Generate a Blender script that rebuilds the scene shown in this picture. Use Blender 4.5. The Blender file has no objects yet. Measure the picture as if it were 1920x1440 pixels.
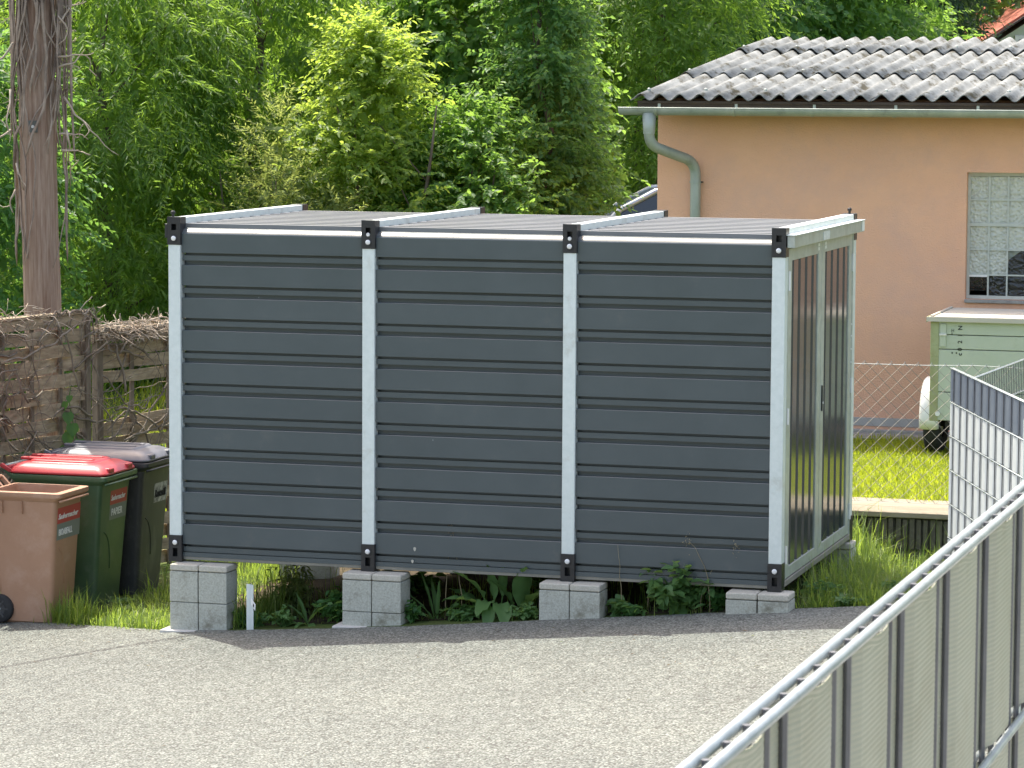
import bpy, math, random
import numpy as np
from mathutils import Vector, Matrix

S = bpy.context.scene
COL = S.collection
R = math.radians
rnd = random.Random(7)
rng = np.random.default_rng(11)

# ------------------------------------------------------------------ camera, sky, sun, exposure
cd = bpy.data.cameras.new('camera')
cam = bpy.data.objects.new('camera', cd)
COL.objects.link(cam)
cd.sensor_width = 36.0
cd.lens = 113.4
cd.clip_start = 0.1
cd.clip_end = 2000
cam.matrix_world = Matrix(((0.959261, -0.031796, 0.280727, 8.0306),
                           (0.282469, 0.088704, -0.955166, -19.3985),
                           (0.005469, 0.995550, 0.094071, 3.1485),
                           (0, 0, 0, 1)))
cd.dof.use_dof = True
cd.dof.focus_distance = 22.0
cd.dof.aperture_fstop = 80.0
S.camera = cam

SUN = Vector((-0.69, 0.72, 0)).normalized() * math.cos(R(63)) + Vector((0, 0, math.sin(R(63))))
world = bpy.data.worlds.new('World')
S.world = world
world.use_nodes = True
wn = world.node_tree
wn.nodes.clear()
wo = wn.nodes.new('ShaderNodeOutputWorld')
wb = wn.nodes.new('ShaderNodeBackground')
ws = wn.nodes.new('ShaderNodeTexSky')
ws.sky_type = 'NISHITA'
ws.sun_disc = False
ws.sun_elevation = R(63)
ws.sun_rotation = math.atan2(SUN.x, SUN.y)
ws.air_density = 0.9
ws.dust_density = 3.0
ws.ozone_density = 1.0
wb.inputs['Strength'].default_value = 0.15
wt = wn.nodes.new('ShaderNodeMix')          # the photo's white balance is set for open shade
wt.data_type = 'RGBA'
wt.blend_type = 'MULTIPLY'
wt.inputs['Factor'].default_value = 1.0
wt.inputs['B'].default_value = (1.15, 1.0, 0.86, 1)
wn.links.new(ws.outputs[0], wt.inputs['A'])
wn.links.new(wt.outputs['Result'], wb.inputs['Color'])
wn.links.new(wb.outputs[0], wo.inputs['Surface'])

sl = bpy.data.lights.new('sun', 'SUN')
sl.energy = 2.0
sl.angle = R(0.53)
sl.color = (1.0, 0.985, 0.88)
so = bpy.data.objects.new('sun', sl)
so.rotation_euler = SUN.to_track_quat('Z', 'Y').to_euler()
so.location = (-6, 6, 14)
COL.objects.link(so)

S.view_settings.view_transform = 'Standard'
S.view_settings.look = 'None'
S.view_settings.gamma = 1.0
S.view_settings.exposure = 1.85
S.view_settings.use_curve_mapping = False
S.cycles.diffuse_bounces = 8
S.cycles.transmission_bounces = 12
S.cycles.max_bounces = 16

# ------------------------------------------------------------------ helpers
def tag(o, label=None, cat=None, group=None, kind=None):
    if label: o['label'] = label
    if cat: o['category'] = cat
    if group: o['group'] = group
    if kind: o['kind'] = kind
    return o

def empty(name, loc=(0, 0, 0), rz=0.0, label=None, cat=None, group=None):
    o = bpy.data.objects.new(name, None)
    o.empty_display_size = 0.1
    o.location = loc
    o.rotation_euler = (0, 0, rz)
    COL.objects.link(o)
    return tag(o, label, cat, group)

def link(name, me, parent=None, loc=None, rot=None):
    o = bpy.data.objects.new(name, me)
    COL.objects.link(o)
    if parent: o.parent = parent
    if loc is not None: o.location = loc
    if rot is not None: o.rotation_euler = rot
    return o

def copy_tree(o, parent=None):
    kids = [c for c in KIDS(o)]
    c = o.copy()
    COL.objects.link(c)
    if parent: c.parent = parent
    for k in kids:
        copy_tree(k, c)
    return c

def KIDS(o):
    return [c for c in COL.objects if c.parent == o]

class MB:
    def __init__(self):
        self.v = []
        self.f = []
    def quad(self, a, b, c, d):
        n = len(self.v)
        self.v += [tuple(a), tuple(b), tuple(c), tuple(d)]
        self.f.append((n, n + 1, n + 2, n + 3))
        return self
    def poly(self, pts):
        n = len(self.v)
        self.v += [tuple(p) for p in pts]
        self.f.append(tuple(range(n, n + len(pts))))
        return self
    def box(self, x0, x1, y0, y1, z0, z1):
        n = len(self.v)
        self.v += [(x0, y0, z0), (x1, y0, z0), (x1, y1, z0), (x0, y1, z0), (x0, y0, z1), (x1, y0, z1), (x1, y1, z1), (x0, y1, z1)]
        for f in ((0, 3, 2, 1), (4, 5, 6, 7), (0, 1, 5, 4), (1, 2, 6, 5), (2, 3, 7, 6), (3, 0, 4, 7)):
            self.f.append(tuple(n + i for i in f))
        return self
    def bar(self, p, q, w, h, up=(0, 0, 1)):
        p = Vector(p); q = Vector(q)
        d = (q - p).normalized()
        s = d.cross(Vector(up))
        if s.length < 1e-4: s = d.cross(Vector((1, 0, 0)))
        s.normalize()
        u = s.cross(d)
        n = len(self.v)
        for c in (p, q):
            for a, b in ((-1, -1), (1, -1), (1, 1), (-1, 1)):
                self.v.append(tuple(c + s * (a * w / 2) + u * (b * h / 2)))
        for f in ((0, 1, 2, 3), (7, 6, 5, 4), (0, 4, 5, 1), (1, 5, 6, 2), (2, 6, 7, 3), (3, 7, 4, 0)):
            self.f.append(tuple(n + i for i in f))
        return self
    def tube(self, pts, rad, n=8, cap=True):
        pts = [Vector(p) for p in pts]
        if not hasattr(rad, '__len__'): rad = [rad] * len(pts)
        base = len(self.v)
        prev = None
        for i, p in enumerate(pts):
            d = (pts[min(i + 1, len(pts) - 1)] - pts[max(i - 1, 0)])
            if d.length < 1e-7: d = Vector((0, 0, 1))
            d.normalize()
            if prev is None:
                s = d.cross(Vector((0, 0, 1)))
                if s.length < 1e-3: s = d.cross(Vector((0, 1, 0)))
            else:
                s = prev - d * prev.dot(d)
            s.normalize()
            prev = s
            u = d.cross(s)
            for k in range(n):
                a = 2 * math.pi * k / n
                self.v.append(tuple(p + (s * math.cos(a) + u * math.sin(a)) * rad[i]))
        for i in range(len(pts) - 1):
            for k in range(n):
                a = base + i * n + k
                b = base + i * n + (k + 1) % n
                self.f.append((a, b, b + n, a + n))
        if cap:
            self.f.append(tuple(base + k for k in reversed(range(n))))
            self.f.append(tuple(base + (len(pts) - 1) * n + k for k in range(n)))
        return self
    def cyl(self, p, q, r, n=16):
        return self.tube([p, q], r, n)
    def loft(self, rings, cap0=True, cap1=True):
        base = len(self.v)
        n = len(rings[0])
        for r_ in rings: self.v += [tuple(p) for p in r_]
        for i in range(len(rings) - 1):
            for k in range(n):
                a = base + i * n + k
                b = base + i * n + (k + 1) % n
                self.f.append((a, b, b + n, a + n))
        if cap0: self.f.append(tuple(base + k for k in reversed(range(n))))
        if cap1: self.f.append(tuple(base + (len(rings) - 1) * n + k for k in range(n)))
        return self
    def sheet(self, rows):
        """grid of points rows[i][j]"""
        base = len(self.v)
        m = len(rows[0])
        for r_ in rows: self.v += [tuple(p) for p in r_]
        for i in range(len(rows) - 1):
            for j in range(m - 1):
                a = base + i * m + j
                self.f.append((a, a + 1, a + m + 1, a + m))
        return self
    def mesh(self, name, m, smooth=False):
        me = bpy.data.meshes.new(name)
        me.from_pydata(self.v, [], self.f)
        if m: me.materials.append(m)
        if smooth:
            me.polygons.foreach_set('use_smooth', [True] * len(me.polygons))
        me.update()
        return me
    def build(self, name, m, parent=None, loc=None, rot=None, bevel=0, smooth=False, seg=2, solid=0):
        o = link(name, self.mesh(name, m, smooth or bevel > 0), parent, loc, rot)
        if solid:
            md = o.modifiers.new('solid', 'SOLIDIFY')
            md.thickness = solid
            md.offset = 0
        if bevel:
            md = o.modifiers.new('bevel', 'BEVEL')
            md.width = bevel
            md.segments = seg
            md.limit_method = 'ANGLE'
            md.angle_limit = R(40)
            md.harden_normals = True
        return o

# ------------------------------------------------------------------ materials
def newmat(name):
    m = bpy.data.materials.new(name)
    m.use_nodes = True
    nt = m.node_tree
    nt.nodes.clear()
    out = nt.nodes.new('ShaderNodeOutputMaterial')
    return m, nt, out

def nd(nt, t, **kw):
    n = nt.nodes.new(t)
    for k, v in kw.items():
        if k.startswith('i_'):
            n.inputs[k[2:].replace('_', ' ')].default_value = v
        else:
            setattr(n, k, v)
    return n

def ramp(nt, stops, interp='LINEAR'):
    n = nt.nodes.new('ShaderNodeValToRGB')
    n.color_ramp.interpolation = interp
    e = n.color_ramp.elements
    while len(e) < len(stops): e.new(0.5)
    for el, (p, c) in zip(e, stops):
        el.position = p
        el.color = (c[0], c[1], c[2], 1)
    return n

def pm(name, c, rough=0.5, metal=0.0, spec=0.5, c2=None, ns=6.0, detail=5, stretch=(1, 1, 1), bump=0.0, bs=40.0, bd=0.01, rvar=0.0, coat=0.0, pos=(0.35, 0.7), grime=None, gs=2.0, gpos=(0.5, 0.75)):
    m, nt, out = newmat(name)
    p = nd(nt, 'ShaderNodeBsdfPrincipled')
    p.inputs['Roughness'].default_value = rough
    p.inputs['Metallic'].default_value = metal
    p.inputs['Specular IOR Level'].default_value = spec
    p.inputs['Coat Weight'].default_value = coat
    p.inputs['Base Color'].default_value = (*c, 1)
    nt.links.new(p.outputs[0], out.inputs['Surface'])
    tc = nd(nt, 'ShaderNodeTexCoord')
    mp = nd(nt, 'ShaderNodeMapping')
    mp.inputs['Scale'].default_value = stretch
    nt.links.new(tc.outputs['Object'], mp.inputs['Vector'])
    col = None
    if c2 is not None:
        n = nd(nt, 'ShaderNodeTexNoise')
        n.inputs['Scale'].default_value = ns
        n.inputs['Detail'].default_value = detail
        n.inputs['Roughness'].default_value = 0.65
        nt.links.new(mp.outputs[0], n.inputs['Vector'])
        r_ = ramp(nt, [(pos[0], c), (pos[1], c2)])
        nt.links.new(n.outputs[0], r_.inputs[0])
        col = r_.outputs[0]
        if rvar:
            mr = nd(nt, 'ShaderNodeMapRange')
            mr.inputs['To Min'].default_value = max(0.02, rough - rvar)
            mr.inputs['To Max'].default_value = rough + rvar
            nt.links.new(n.outputs[0], mr.inputs['Value'])
            nt.links.new(mr.outputs[0], p.inputs['Roughness'])
    if grime is not None:
        n = nd(nt, 'ShaderNodeTexNoise')
        n.inputs['Scale'].default_value = gs
        n.inputs['Detail'].default_value = 8
        n.inputs['Roughness'].default_value = 0.7
        nt.links.new(mp.outputs[0], n.inputs['Vector'])
        mr = nd(nt, 'ShaderNodeMapRange')
        mr.inputs['From Min'].default_value = gpos[0]
        mr.inputs['From Max'].default_value = gpos[1]
        nt.links.new(n.outputs[0], mr.inputs['Value'])
        mx = nd(nt, 'ShaderNodeMix', data_type='RGBA')
        mx.inputs['A'].default_value = (*c, 1)
        if col: nt.links.new(col, mx.inputs['A'])
        mx.inputs['B'].default_value = (*grime, 1)
        nt.links.new(mr.outputs[0], mx.inputs['Factor'])
        col = mx.outputs['Result']
    if col: nt.links.new(col, p.inputs['Base Color'])
    if bump:
        n = nd(nt, 'ShaderNodeTexNoise')
        n.inputs['Scale'].default_value = bs
        n.inputs['Detail'].default_value = 4
        nt.links.new(mp.outputs[0], n.inputs['Vector'])
        b = nd(nt, 'ShaderNodeBump')
        b.inputs['Strength'].default_value = bump
        b.inputs['Distance'].default_value = bd
        nt.links.new(n.outputs[0], b.inputs['Height'])
        nt.links.new(b.outputs[0], p.inputs['Normal'])
    return m

def leafmat(name, stops, trans, tmix=0.38, rough=0.5, spec=0.35):
    """stops: colour ramp over a random value per leaf; trans: colour of light let through"""
    m, nt, out = newmat(name)
    g = nd(nt, 'ShaderNodeNewGeometry')
    r_ = ramp(nt, stops)
    nt.links.new(g.outputs['Random Per Island'], r_.inputs[0])
    p = nd(nt, 'ShaderNodeBsdfPrincipled')
    p.inputs['Roughness'].default_value = rough
    p.inputs['Specular IOR Level'].default_value = spec
    nt.links.new(r_.outputs[0], p.inputs['Base Color'])
    t = nd(nt, 'ShaderNodeBsdfTranslucent')
    mx = nd(nt, 'ShaderNodeMix', data_type='RGBA', blend_type='MULTIPLY')
    mx.inputs['Factor'].default_value = 0.5
    mx.inputs['A'].default_value = (*trans, 1)
    r2 = ramp(nt, [(0.0, (0.55, 0.6, 0.5)), (1.0, (1, 1, 1))])
    nt.links.new(g.outputs['Random Per Island'], r2.inputs[0])
    nt.links.new(r2.outputs[0], mx.inputs['B'])
    nt.links.new(mx.outputs['Result'], t.inputs['Color'])
    s = nd(nt, 'ShaderNodeMixShader')
    s.inputs[0].default_value = tmix
    nt.links.new(p.outputs[0], s.inputs[1])
    nt.links.new(t.outputs[0], s.inputs[2])
    nt.links.new(s.outputs[0], out.inputs['Surface'])
    return m

def asphalt_mat():
    m, nt, out = newmat('worn_asphalt')
    tc = nd(nt, 'ShaderNodeTexCoord')
    p = nd(nt, 'ShaderNodeBsdfPrincipled')
    p.inputs['Roughness'].default_value = 0.85
    p.inputs['Specular IOR Level'].default_value = 0.25
    vo = nd(nt, 'ShaderNodeTexVoronoi')
    vo.inputs['Scale'].default_value = 88
    nt.links.new(tc.outputs['Object'], vo.inputs['Vector'])
    sep = nd(nt, 'ShaderNodeSeparateColor')
    nt.links.new(vo.outputs['Color'], sep.inputs[0])
    st = ramp(nt, [(0.0, (0.074, 0.080, 0.071)), (0.25, (0.126, 0.137, 0.125)), (0.6, (0.187, 0.202, 0.184)), (0.88, (0.238, 0.258, 0.238)), (1.0, (0.305, 0.328, 0.305))])
    nt.links.new(sep.outputs[0], st.inputs[0])
    # binder between the stones
    dr = nd(nt, 'ShaderNodeMapRange')
    dr.inputs['From Min'].default_value = 0.45
    dr.inputs['From Max'].default_value = 0.8
    nt.links.new(vo.outputs['Distance'], dr.inputs['Value'])
    mx = nd(nt, 'ShaderNodeMix', data_type='RGBA')
    nt.links.new(dr.outputs[0], mx.inputs['Factor'])
    nt.links.new(st.outputs[0], mx.inputs['A'])
    mx.inputs['B'].default_value = (0.07, 0.066, 0.06, 1)
    # broad wear and stains
    n = nd(nt, 'ShaderNodeTexNoise')
    n.inputs['Scale'].default_value = 0.9
    n.inputs['Detail'].default_value = 7
    n.inputs['Roughness'].default_value = 0.62
    nt.links.new(tc.outputs['Object'], n.inputs['Vector'])
    nr = ramp(nt, [(0.28, (0.80, 0.80, 0.795)), (0.42, (0.95, 0.95, 0.935)), (0.55, (1.0, 1.0, 0.98)), (0.75, (1.08, 1.075, 1.04))])
    nt.links.new(n.outputs[0], nr.inputs[0])
    n2 = nd(nt, 'ShaderNodeTexNoise')
    n2.inputs['Scale'].default_value = 13
    n2.inputs['Detail'].default_value = 4
    nt.links.new(tc.outputs['Object'], n2.inputs['Vector'])
    nr2 = ramp(nt, [(0.3, (0.86, 0.86, 0.86)), (0.7, (1.12, 1.115, 1.10))])
    nt.links.new(n2.outputs[0], nr2.inputs[0])
    m1 = nd(nt, 'ShaderNodeMix', data_type='RGBA', blend_type='MULTIPLY')
    m1.inputs['Factor'].default_value = 1
    nt.links.new(mx.outputs['Result'], m1.inputs['A'])
    nt.links.new(nr.outputs[0], m1.inputs['B'])
    m2 = nd(nt, 'ShaderNodeMix', data_type='RGBA', blend_type='MULTIPLY')
    m2.inputs['Factor'].default_value = 1
    nt.links.new(m1.outputs['Result'], m2.inputs['A'])
    nt.links.new(nr2.outputs[0], m2.inputs['B'])
    nt.links.new(m2.outputs['Result'], p.inputs['Base Color'])
    b = nd(nt, 'ShaderNodeBump')
    b.inputs['Strength'].default_value = 0.7
    b.inputs['Distance'].default_value = 0.006
    b.invert = True
    nt.links.new(vo.outputs['Distance'], b.inputs['Height'])
    nt.links.new(b.outputs[0], p.inputs['Normal'])
    nt.links.new(p.outputs[0], out.inputs['Surface'])
    return m

def glass_mat(name, tint=(0.9, 0.95, 0.92), rough=0.08, bump=0.0, bs=30, trans=0.7, diffuse=(0.5, 0.55, 0.5)):
    m, nt, out = newmat(name)
    tc = nd(nt, 'ShaderNodeTexCoord')
    tr = nd(nt, 'ShaderNodeBsdfTransparent')
    tr.inputs[0].default_value = (*tint, 1)
    df = nd(nt, 'ShaderNodeBsdfDiffuse')
    df.inputs[0].default_value = (*diffuse, 1)
    gl = nd(nt, 'ShaderNodeBsdfGlossy')
    gl.inputs['Roughness'].default_value = rough
    fr = nd(nt, 'ShaderNodeFresnel')
    fr.inputs['IOR'].default_value = 1.6
    a = nd(nt, 'ShaderNodeMixShader')
    a.inputs[0].default_value = trans
    nt.links.new(df.outputs[0], a.inputs[1])
    nt.links.new(tr.outputs[0], a.inputs[2])
    bmix = nd(nt, 'ShaderNodeMixShader')
    nt.links.new(fr.outputs[0], bmix.inputs[0])
    nt.links.new(a.outputs[0], bmix.inputs[1])
    nt.links.new(gl.outputs[0], bmix.inputs[2])
    nt.links.new(bmix.outputs[0], out.inputs['Surface'])
    if bump:
        vo = nd(nt, 'ShaderNodeTexVoronoi', feature='SMOOTH_F1')
        vo.inputs['Scale'].default_value = bs
        nt.links.new(tc.outputs['Object'], vo.inputs['Vector'])
        b = nd(nt, 'ShaderNodeBump')
        b.inputs['Strength'].default_value = bump
        b.inputs['Distance'].default_value = 0.02
        nt.links.new(vo.outputs['Distance'], b.inputs['Height'])
        for n in (df, gl, fr): nt.links.new(b.outputs[0], n.inputs['Normal'])
    return m

M = {}
M['asphalt'] = asphalt_mat()
M['anthracite'] = pm('anthracite_sheet', (0.066, 0.083, 0.089), 0.22, spec=0.5, c2=(0.079, 0.097, 0.103), ns=1.6, detail=6, bump=0.05, bs=1.7, bd=0.02, rvar=0.07, grime=(0.10, 0.108, 0.105), gs=3.2, gpos=(0.60, 0.80))
M['roof_metal'] = pm('dusty_roof_sheet', (0.12, 0.125, 0.125), 0.4, spec=0.6, c2=(0.17, 0.175, 0.175), ns=4, stretch=(.3, 3, 1))
M['galv'] = pm('galvanised_steel', (0.60, 0.66, 0.64), 0.42, metal=0.2, c2=(0.68, 0.73, 0.71), ns=22, rvar=0.08, bump=0.05, bs=120, bd=0.002, grime=(0.42, 0.42, 0.36), gs=3.5, gpos=(0.56, 0.78))
M['galv_wire'] = pm('galvanised_wire', (0.26, 0.295, 0.295), 0.45, metal=0.35, c2=(0.36, 0.40, 0.40), ns=30)
M['rod'] = pm('shaded_steel_rod', (0.10, 0.10, 0.105), 0.5, c2=(0.15, 0.15, 0.155), ns=20)  # darker version of the wire steel, shade on the rods put into colour
M['link_wire'] = pm('dull_link_wire', (0.24, 0.225, 0.19), 0.6, c2=(0.36, 0.34, 0.29), ns=9)
M['door_galv'] = pm('shaded_door_frame', (0.40, 0.435, 0.40), 0.4, metal=0.35, c2=(0.50, 0.53, 0.49), ns=14, grime=(0.33, 0.33, 0.28), gs=4, gpos=(0.5, 0.75))  # same galvanised steel toned darker, shade of the door end put into colour
M['door_sheet'] = pm('glossy_door_sheet', (0.034, 0.044, 0.048), 0.13, spec=0.9)
M['black'] = pm('black_bracket', (0.014, 0.014, 0.016), 0.35, c2=(0.022, 0.022, 0.025), ns=10)
M['deep'] = pm('dark_cavity', (0.006, 0.006, 0.007), 0.9)
M['bolt'] = pm('zinc_bolt', (0.75, 0.75, 0.74), 0.35, metal=0.2)
M['rim_tan'] = pm('dirty_base_profile', (0.17, 0.165, 0.14), 0.6, c2=(0.25, 0.235, 0.19), ns=6)
M['block'] = pm('concrete_block', (0.32, 0.325, 0.275), 0.95, spec=0.2, c2=(0.50, 0.51, 0.445), ns=90, detail=3, bump=0.5, bs=140, bd=0.004, pos=(0.3, 0.72), grime=(0.17, 0.16, 0.115), gs=6, gpos=(0.52, 0.74))
M['block_cap'] = pm('concrete_cap', (0.40, 0.38, 0.315), 0.95, spec=0.2, c2=(0.54, 0.52, 0.45), ns=80, bump=0.4, bs=120, bd=0.003)
M['block_back'] = M['block']
M['footing'] = pm('footing_concrete', (0.45, 0.44, 0.41), 0.95, c2=(0.55, 0.54, 0.5), ns=20, bump=0.3, bs=60, bd=0.004)
M['soil'] = pm('soil', (0.055, 0.043, 0.03), 0.95, spec=0.1, c2=(0.10, 0.085, 0.05), ns=9, bump=0.6, bs=30, bd=0.02)
M['ground'] = pm('rough_ground', (0.05, 0.085, 0.02), 0.95, spec=0.1, c2=(0.085, 0.10, 0.035), ns=5, bump=0.6, bs=25, bd=0.03)
M['lawn'] = pm('lawn_soil', (0.11, 0.15, 0.018), 0.95, spec=0.1, c2=(0.15, 0.175, 0.025), ns=12, bump=0.5, bs=60, bd=0.02)
M['hill'] = pm('wooded_slope', (0.025, 0.04, 0.014), 0.95, spec=0.1, c2=(0.04, 0.055, 0.02), ns=1.5)
M['pink'] = pm('salmon_render', (0.77, 0.44, 0.285), 0.92, spec=0.15, c2=(0.81, 0.475, 0.31), ns=2.2, detail=8, bump=0.6, bs=75, bd=0.012, grime=(0.69, 0.42, 0.31), gs=1.7, gpos=(0.46, 0.74))
M['plinth'] = pm('grey_plinth_paint', (0.37, 0.365, 0.345), 0.9, c2=(0.44, 0.43, 0.405), ns=5, bump=0.3, bs=60, bd=0.005)
M['plinth_c'] = pm('weathered_concrete', (0.27, 0.255, 0.235), 0.95, spec=0.2, c2=(0.40, 0.38, 0.34), ns=14, detail=8, bump=0.5, bs=50, bd=0.006)
M['fibre'] = pm('fibre_cement', (0.125, 0.133, 0.128), 0.9, spec=0.25, c2=(0.29, 0.305, 0.30), ns=7, detail=9, stretch=(1, 0.35, 1), bump=0.35, bs=45, bd=0.004, grime=(0.060, 0.055, 0.035), gs=8, gpos=(0.53, 0.63))
M['eave_wood'] = pm('dark_eave_timber', (0.035, 0.025, 0.018), 0.85, c2=(0.06, 0.045, 0.03), ns=8)
M['zinc'] = pm('weathered_zinc', (0.30, 0.345, 0.30), 0.5, metal=0.25, c2=(0.43, 0.465, 0.41), ns=5, stretch=(1, 1, 0.5), grime=(0.20, 0.22, 0.19), gs=7, gpos=(0.55, 0.75))
M['winframe'] = pm('pale_window_paint', (0.46, 0.49, 0.43), 0.5, c2=(0.52, 0.55, 0.49), ns=15)
M['pane'] = glass_mat('rippled_glass', bump=1.0, bs=42, trans=0.4, diffuse=(0.78, 0.80, 0.68), rough=0.08)
M['pane_clear'] = glass_mat('rippled_dark_glass', bump=0.8, bs=42, trans=0.93, diffuse=(0.3, 0.33, 0.3), rough=0.12)
M['pane_backing'] = pm('pale_backing', (0.72, 0.76, 0.70), 0.9, c2=(0.8, 0.82, 0.76), ns=4)
M['interior'] = pm('dark_interior', (0.03, 0.03, 0.028), 0.9)
M['trailer'] = pm('pale_green_paint', (0.45, 0.505, 0.385), 0.55, c2=(0.50, 0.54, 0.43), ns=4, detail=7, bump=0.05, bs=10, grime=(0.33, 0.35, 0.21), gs=6, gpos=(0.58, 0.8))
M['trailer_edge'] = pm('rusty_green_edge', (0.36, 0.39, 0.21), 0.6, c2=(0.29, 0.28, 0.13), ns=7)
M['lid_wood'] = pm('bleached_board', (0.48, 0.45, 0.37), 0.85, c2=(0.58, 0.55, 0.46), ns=6, stretch=(0.2, 3, 1))
M['white'] = pm('white_paint', (0.74, 0.74, 0.70), 0.45, c2=(0.80, 0.80, 0.77), ns=5)
M['rubber'] = pm('tyre_rubber', (0.018, 0.018, 0.018), 0.8, c2=(0.03, 0.03, 0.03), ns=20)
M['mark'] = pm('black_stencil', (0.02, 0.025, 0.02), 0.7)
M['strip_olive'] = pm('olive_grey_strip', (0.285, 0.295, 0.225), 0.5, spec=.3, c2=(0.31, 0.32, 0.25), ns=6, grime=(0.225, 0.225, 0.16), gs=7, gpos=(.5, .8))
M['strip_light'] = pm('light_grey_strip', (0.53, 0.56, 0.54), 0.45, c2=(0.60, 0.63, 0.61), ns=10)
M['strip_dark'] = pm('anthracite_strip', (0.13, 0.155, 0.19), 0.4, c2=(0.16, 0.185, 0.215), ns=10)
M['brown_bin'] = pm('brown_plastic', (0.375, 0.215, 0.135), 0.6, spec=.3, c2=(0.41, 0.24, 0.155), ns=5, detail=8, bump=0.1, bs=200, bd=0.001, grime=(0.47, 0.31, 0.225), gs=6, gpos=(0.5, 0.78))
M['green_bin'] = pm('green_plastic', (0.050, 0.100, 0.048), 0.42, c2=(0.068, 0.125, 0.062), ns=5, bump=0.1, bs=200, bd=0.001, grime=(0.11, 0.145, 0.10), gs=7, gpos=(0.52, 0.78))
M['black_bin'] = pm('charcoal_plastic', (0.036, 0.037, 0.04), 0.5, c2=(0.05, 0.05, 0.053), ns=6, bump=0.1, bs=200, bd=0.001, stretch=(1, 1, 0.3), grime=(0.12, 0.12, 0.115), gs=8, gpos=(0.5, 0.78))
M['grey_lid'] = pm('grey_lid_plastic', (0.12, 0.125, 0.14), 0.42, c2=(0.15, 0.155, 0.17), ns=6)
M['red_lid'] = pm('red_plastic', (0.40, 0.028, 0.035), 0.36, c2=(0.46, 0.045, 0.05), ns=5)
M['label_red'] = pm('red_sticker', (0.42, 0.022, 0.04), 0.45)
M['label_grey'] = pm('grey_sticker', (0.17, 0.19, 0.185), 0.5)
M['label_white'] = pm('white_lettering', (0.75, 0.75, 0.75), 0.5)
M['label_worn'] = pm('worn_pale_sticker', (0.12, 0.12, 0.12), 0.6, c2=(0.40, 0.40, 0.38), ns=30, detail=8, pos=(0.4, 0.6))
M['pole'] = pm('weathered_pole', (0.19, 0.118, 0.082), 0.85, spec=.2, c2=(0.34, 0.26, 0.20), ns=9, detail=9, stretch=(6, 6, 0.35), bump=0.5, bs=30, bd=0.006)
M['oldwood'] = pm('grey_lamella_wood', (0.25, 0.19, 0.12), 0.9, spec=0.15, c2=(0.52, 0.42, 0.29), ns=7, detail=9, stretch=(1, 1, 4), bump=0.5, bs=40, bd=0.004)
M['oldpost'] = pm('dark_fence_post', (0.13, 0.10, 0.07), 0.9, c2=(0.24, 0.19, 0.135), ns=8, stretch=(4, 4, 0.5))
M['vine'] = pm('dead_vine', (0.28, 0.22, 0.165), 0.9, spec=0.15, c2=(0.48, 0.42, 0.34), ns=5)
M['vine_pole'] = pm('grey_ivy_stem', (0.15, 0.115, 0.09), 0.9, c2=(0.36, 0.29, 0.23), ns=6)
M['vine_dark'] = pm('dark_vine', (0.14, 0.11, 0.08), 0.9, c2=(0.30, 0.25, 0.185), ns=6)
M['bark'] = pm('tree_bark', (0.075, 0.058, 0.042), 0.9, c2=(0.14, 0.115, 0.085), ns=7, stretch=(3, 3, 0.6), bump=0.6, bs=20, bd=0.02)
M['wall_rib'] = pm('ribbed_wall_block', (0.085, 0.078, 0.06), 0.95, spec=0.15, c2=(0.17, 0.155, 0.125), ns=11, detail=8, bump=0.5, bs=50, bd=0.006)
M['cap_stone'] = pm('pale_coping', (0.25, 0.215, 0.155), 0.95, spec=0.2, c2=(0.34, 0.30, 0.23), ns=8, stretch=(0.5, 4, 1), detail=8, bump=0.3, bs=40, bd=0.004, grime=(0.25, 0.23, 0.17), gs=5, gpos=(0.58, 0.75))
M['car_paint'] = pm('silver_car_paint', (0.50, 0.52, 0.54), 0.25, metal=0.5, coat=0.6)
M['car_glass'] = pm('dark_car_glass', (0.01, 0.013, 0.014), 0.05, spec=0.8)
M['tile'] = pm('red_roof_tile', (0.33, 0.085, 0.048), 0.85, c2=(0.44, 0.14, 0.085), ns=9)
M['pale_green_wall'] = pm('pale_green_render', (0.46, 0.52, 0.40), 0.9, c2=(0.5, 0.56, 0.44), ns=3)
M['verge'] = pm('dark_verge_board', (0.05, 0.04, 0.035), 0.8)
M['gravel'] = pm('terrace_concrete', (0.30, 0.29, 0.27), 0.95, c2=(0.38, 0.37, 0.34), ns=12)
M['cable'] = pm('black_cable', (0.02, 0.02, 0.02), 0.6)
M['leaf_willow'] = leafmat('willow_leaves', [(0, (0.038, 0.092, 0.022)), (0.65, (0.07, 0.145, 0.03)), (1, (0.13, 0.205, 0.05))], (0.4, 0.62, 0.08), 0.52)
M['leaf_ivy'] = leafmat('dark_broad_leaves', [(0, (0.034, 0.1, 0.03)), (0.65, (0.06, 0.15, 0.045)), (1, (0.09, 0.2, 0.06))], (0.32, 0.58, 0.1), 0.44)
M['leaf_lime'] = leafmat('lime_leaves', [(0, (0.085, 0.155, 0.03)), (0.65, (0.13, 0.21, 0.045)), (1, (0.18, 0.26, 0.065))], (0.62, 0.8, 0.12), 0.5)
M['leaf_hazel'] = leafmat('hazel_leaves', [(0, (0.045, 0.115, 0.03)), (0.65, (0.08, 0.17, 0.042)), (1, (0.13, 0.22, 0.06))], (0.42, 0.68, 0.11), 0.47)
M['leaf_hedge'] = leafmat('hedge_leaves', [(0, (0.038, 0.11, 0.036)), (0.65, (0.07, 0.165, 0.055)), (1, (0.11, 0.21, 0.07))], (0.36, 0.62, 0.12), 0.42)
M['leaf_feather'] = leafmat('grey_green_sprays', [(0, (0.065, 0.11, 0.05)), (0.65, (0.11, 0.165, 0.066)), (1, (0.16, 0.21, 0.085))], (0.56, 0.64, 0.16), 0.5)
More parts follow.
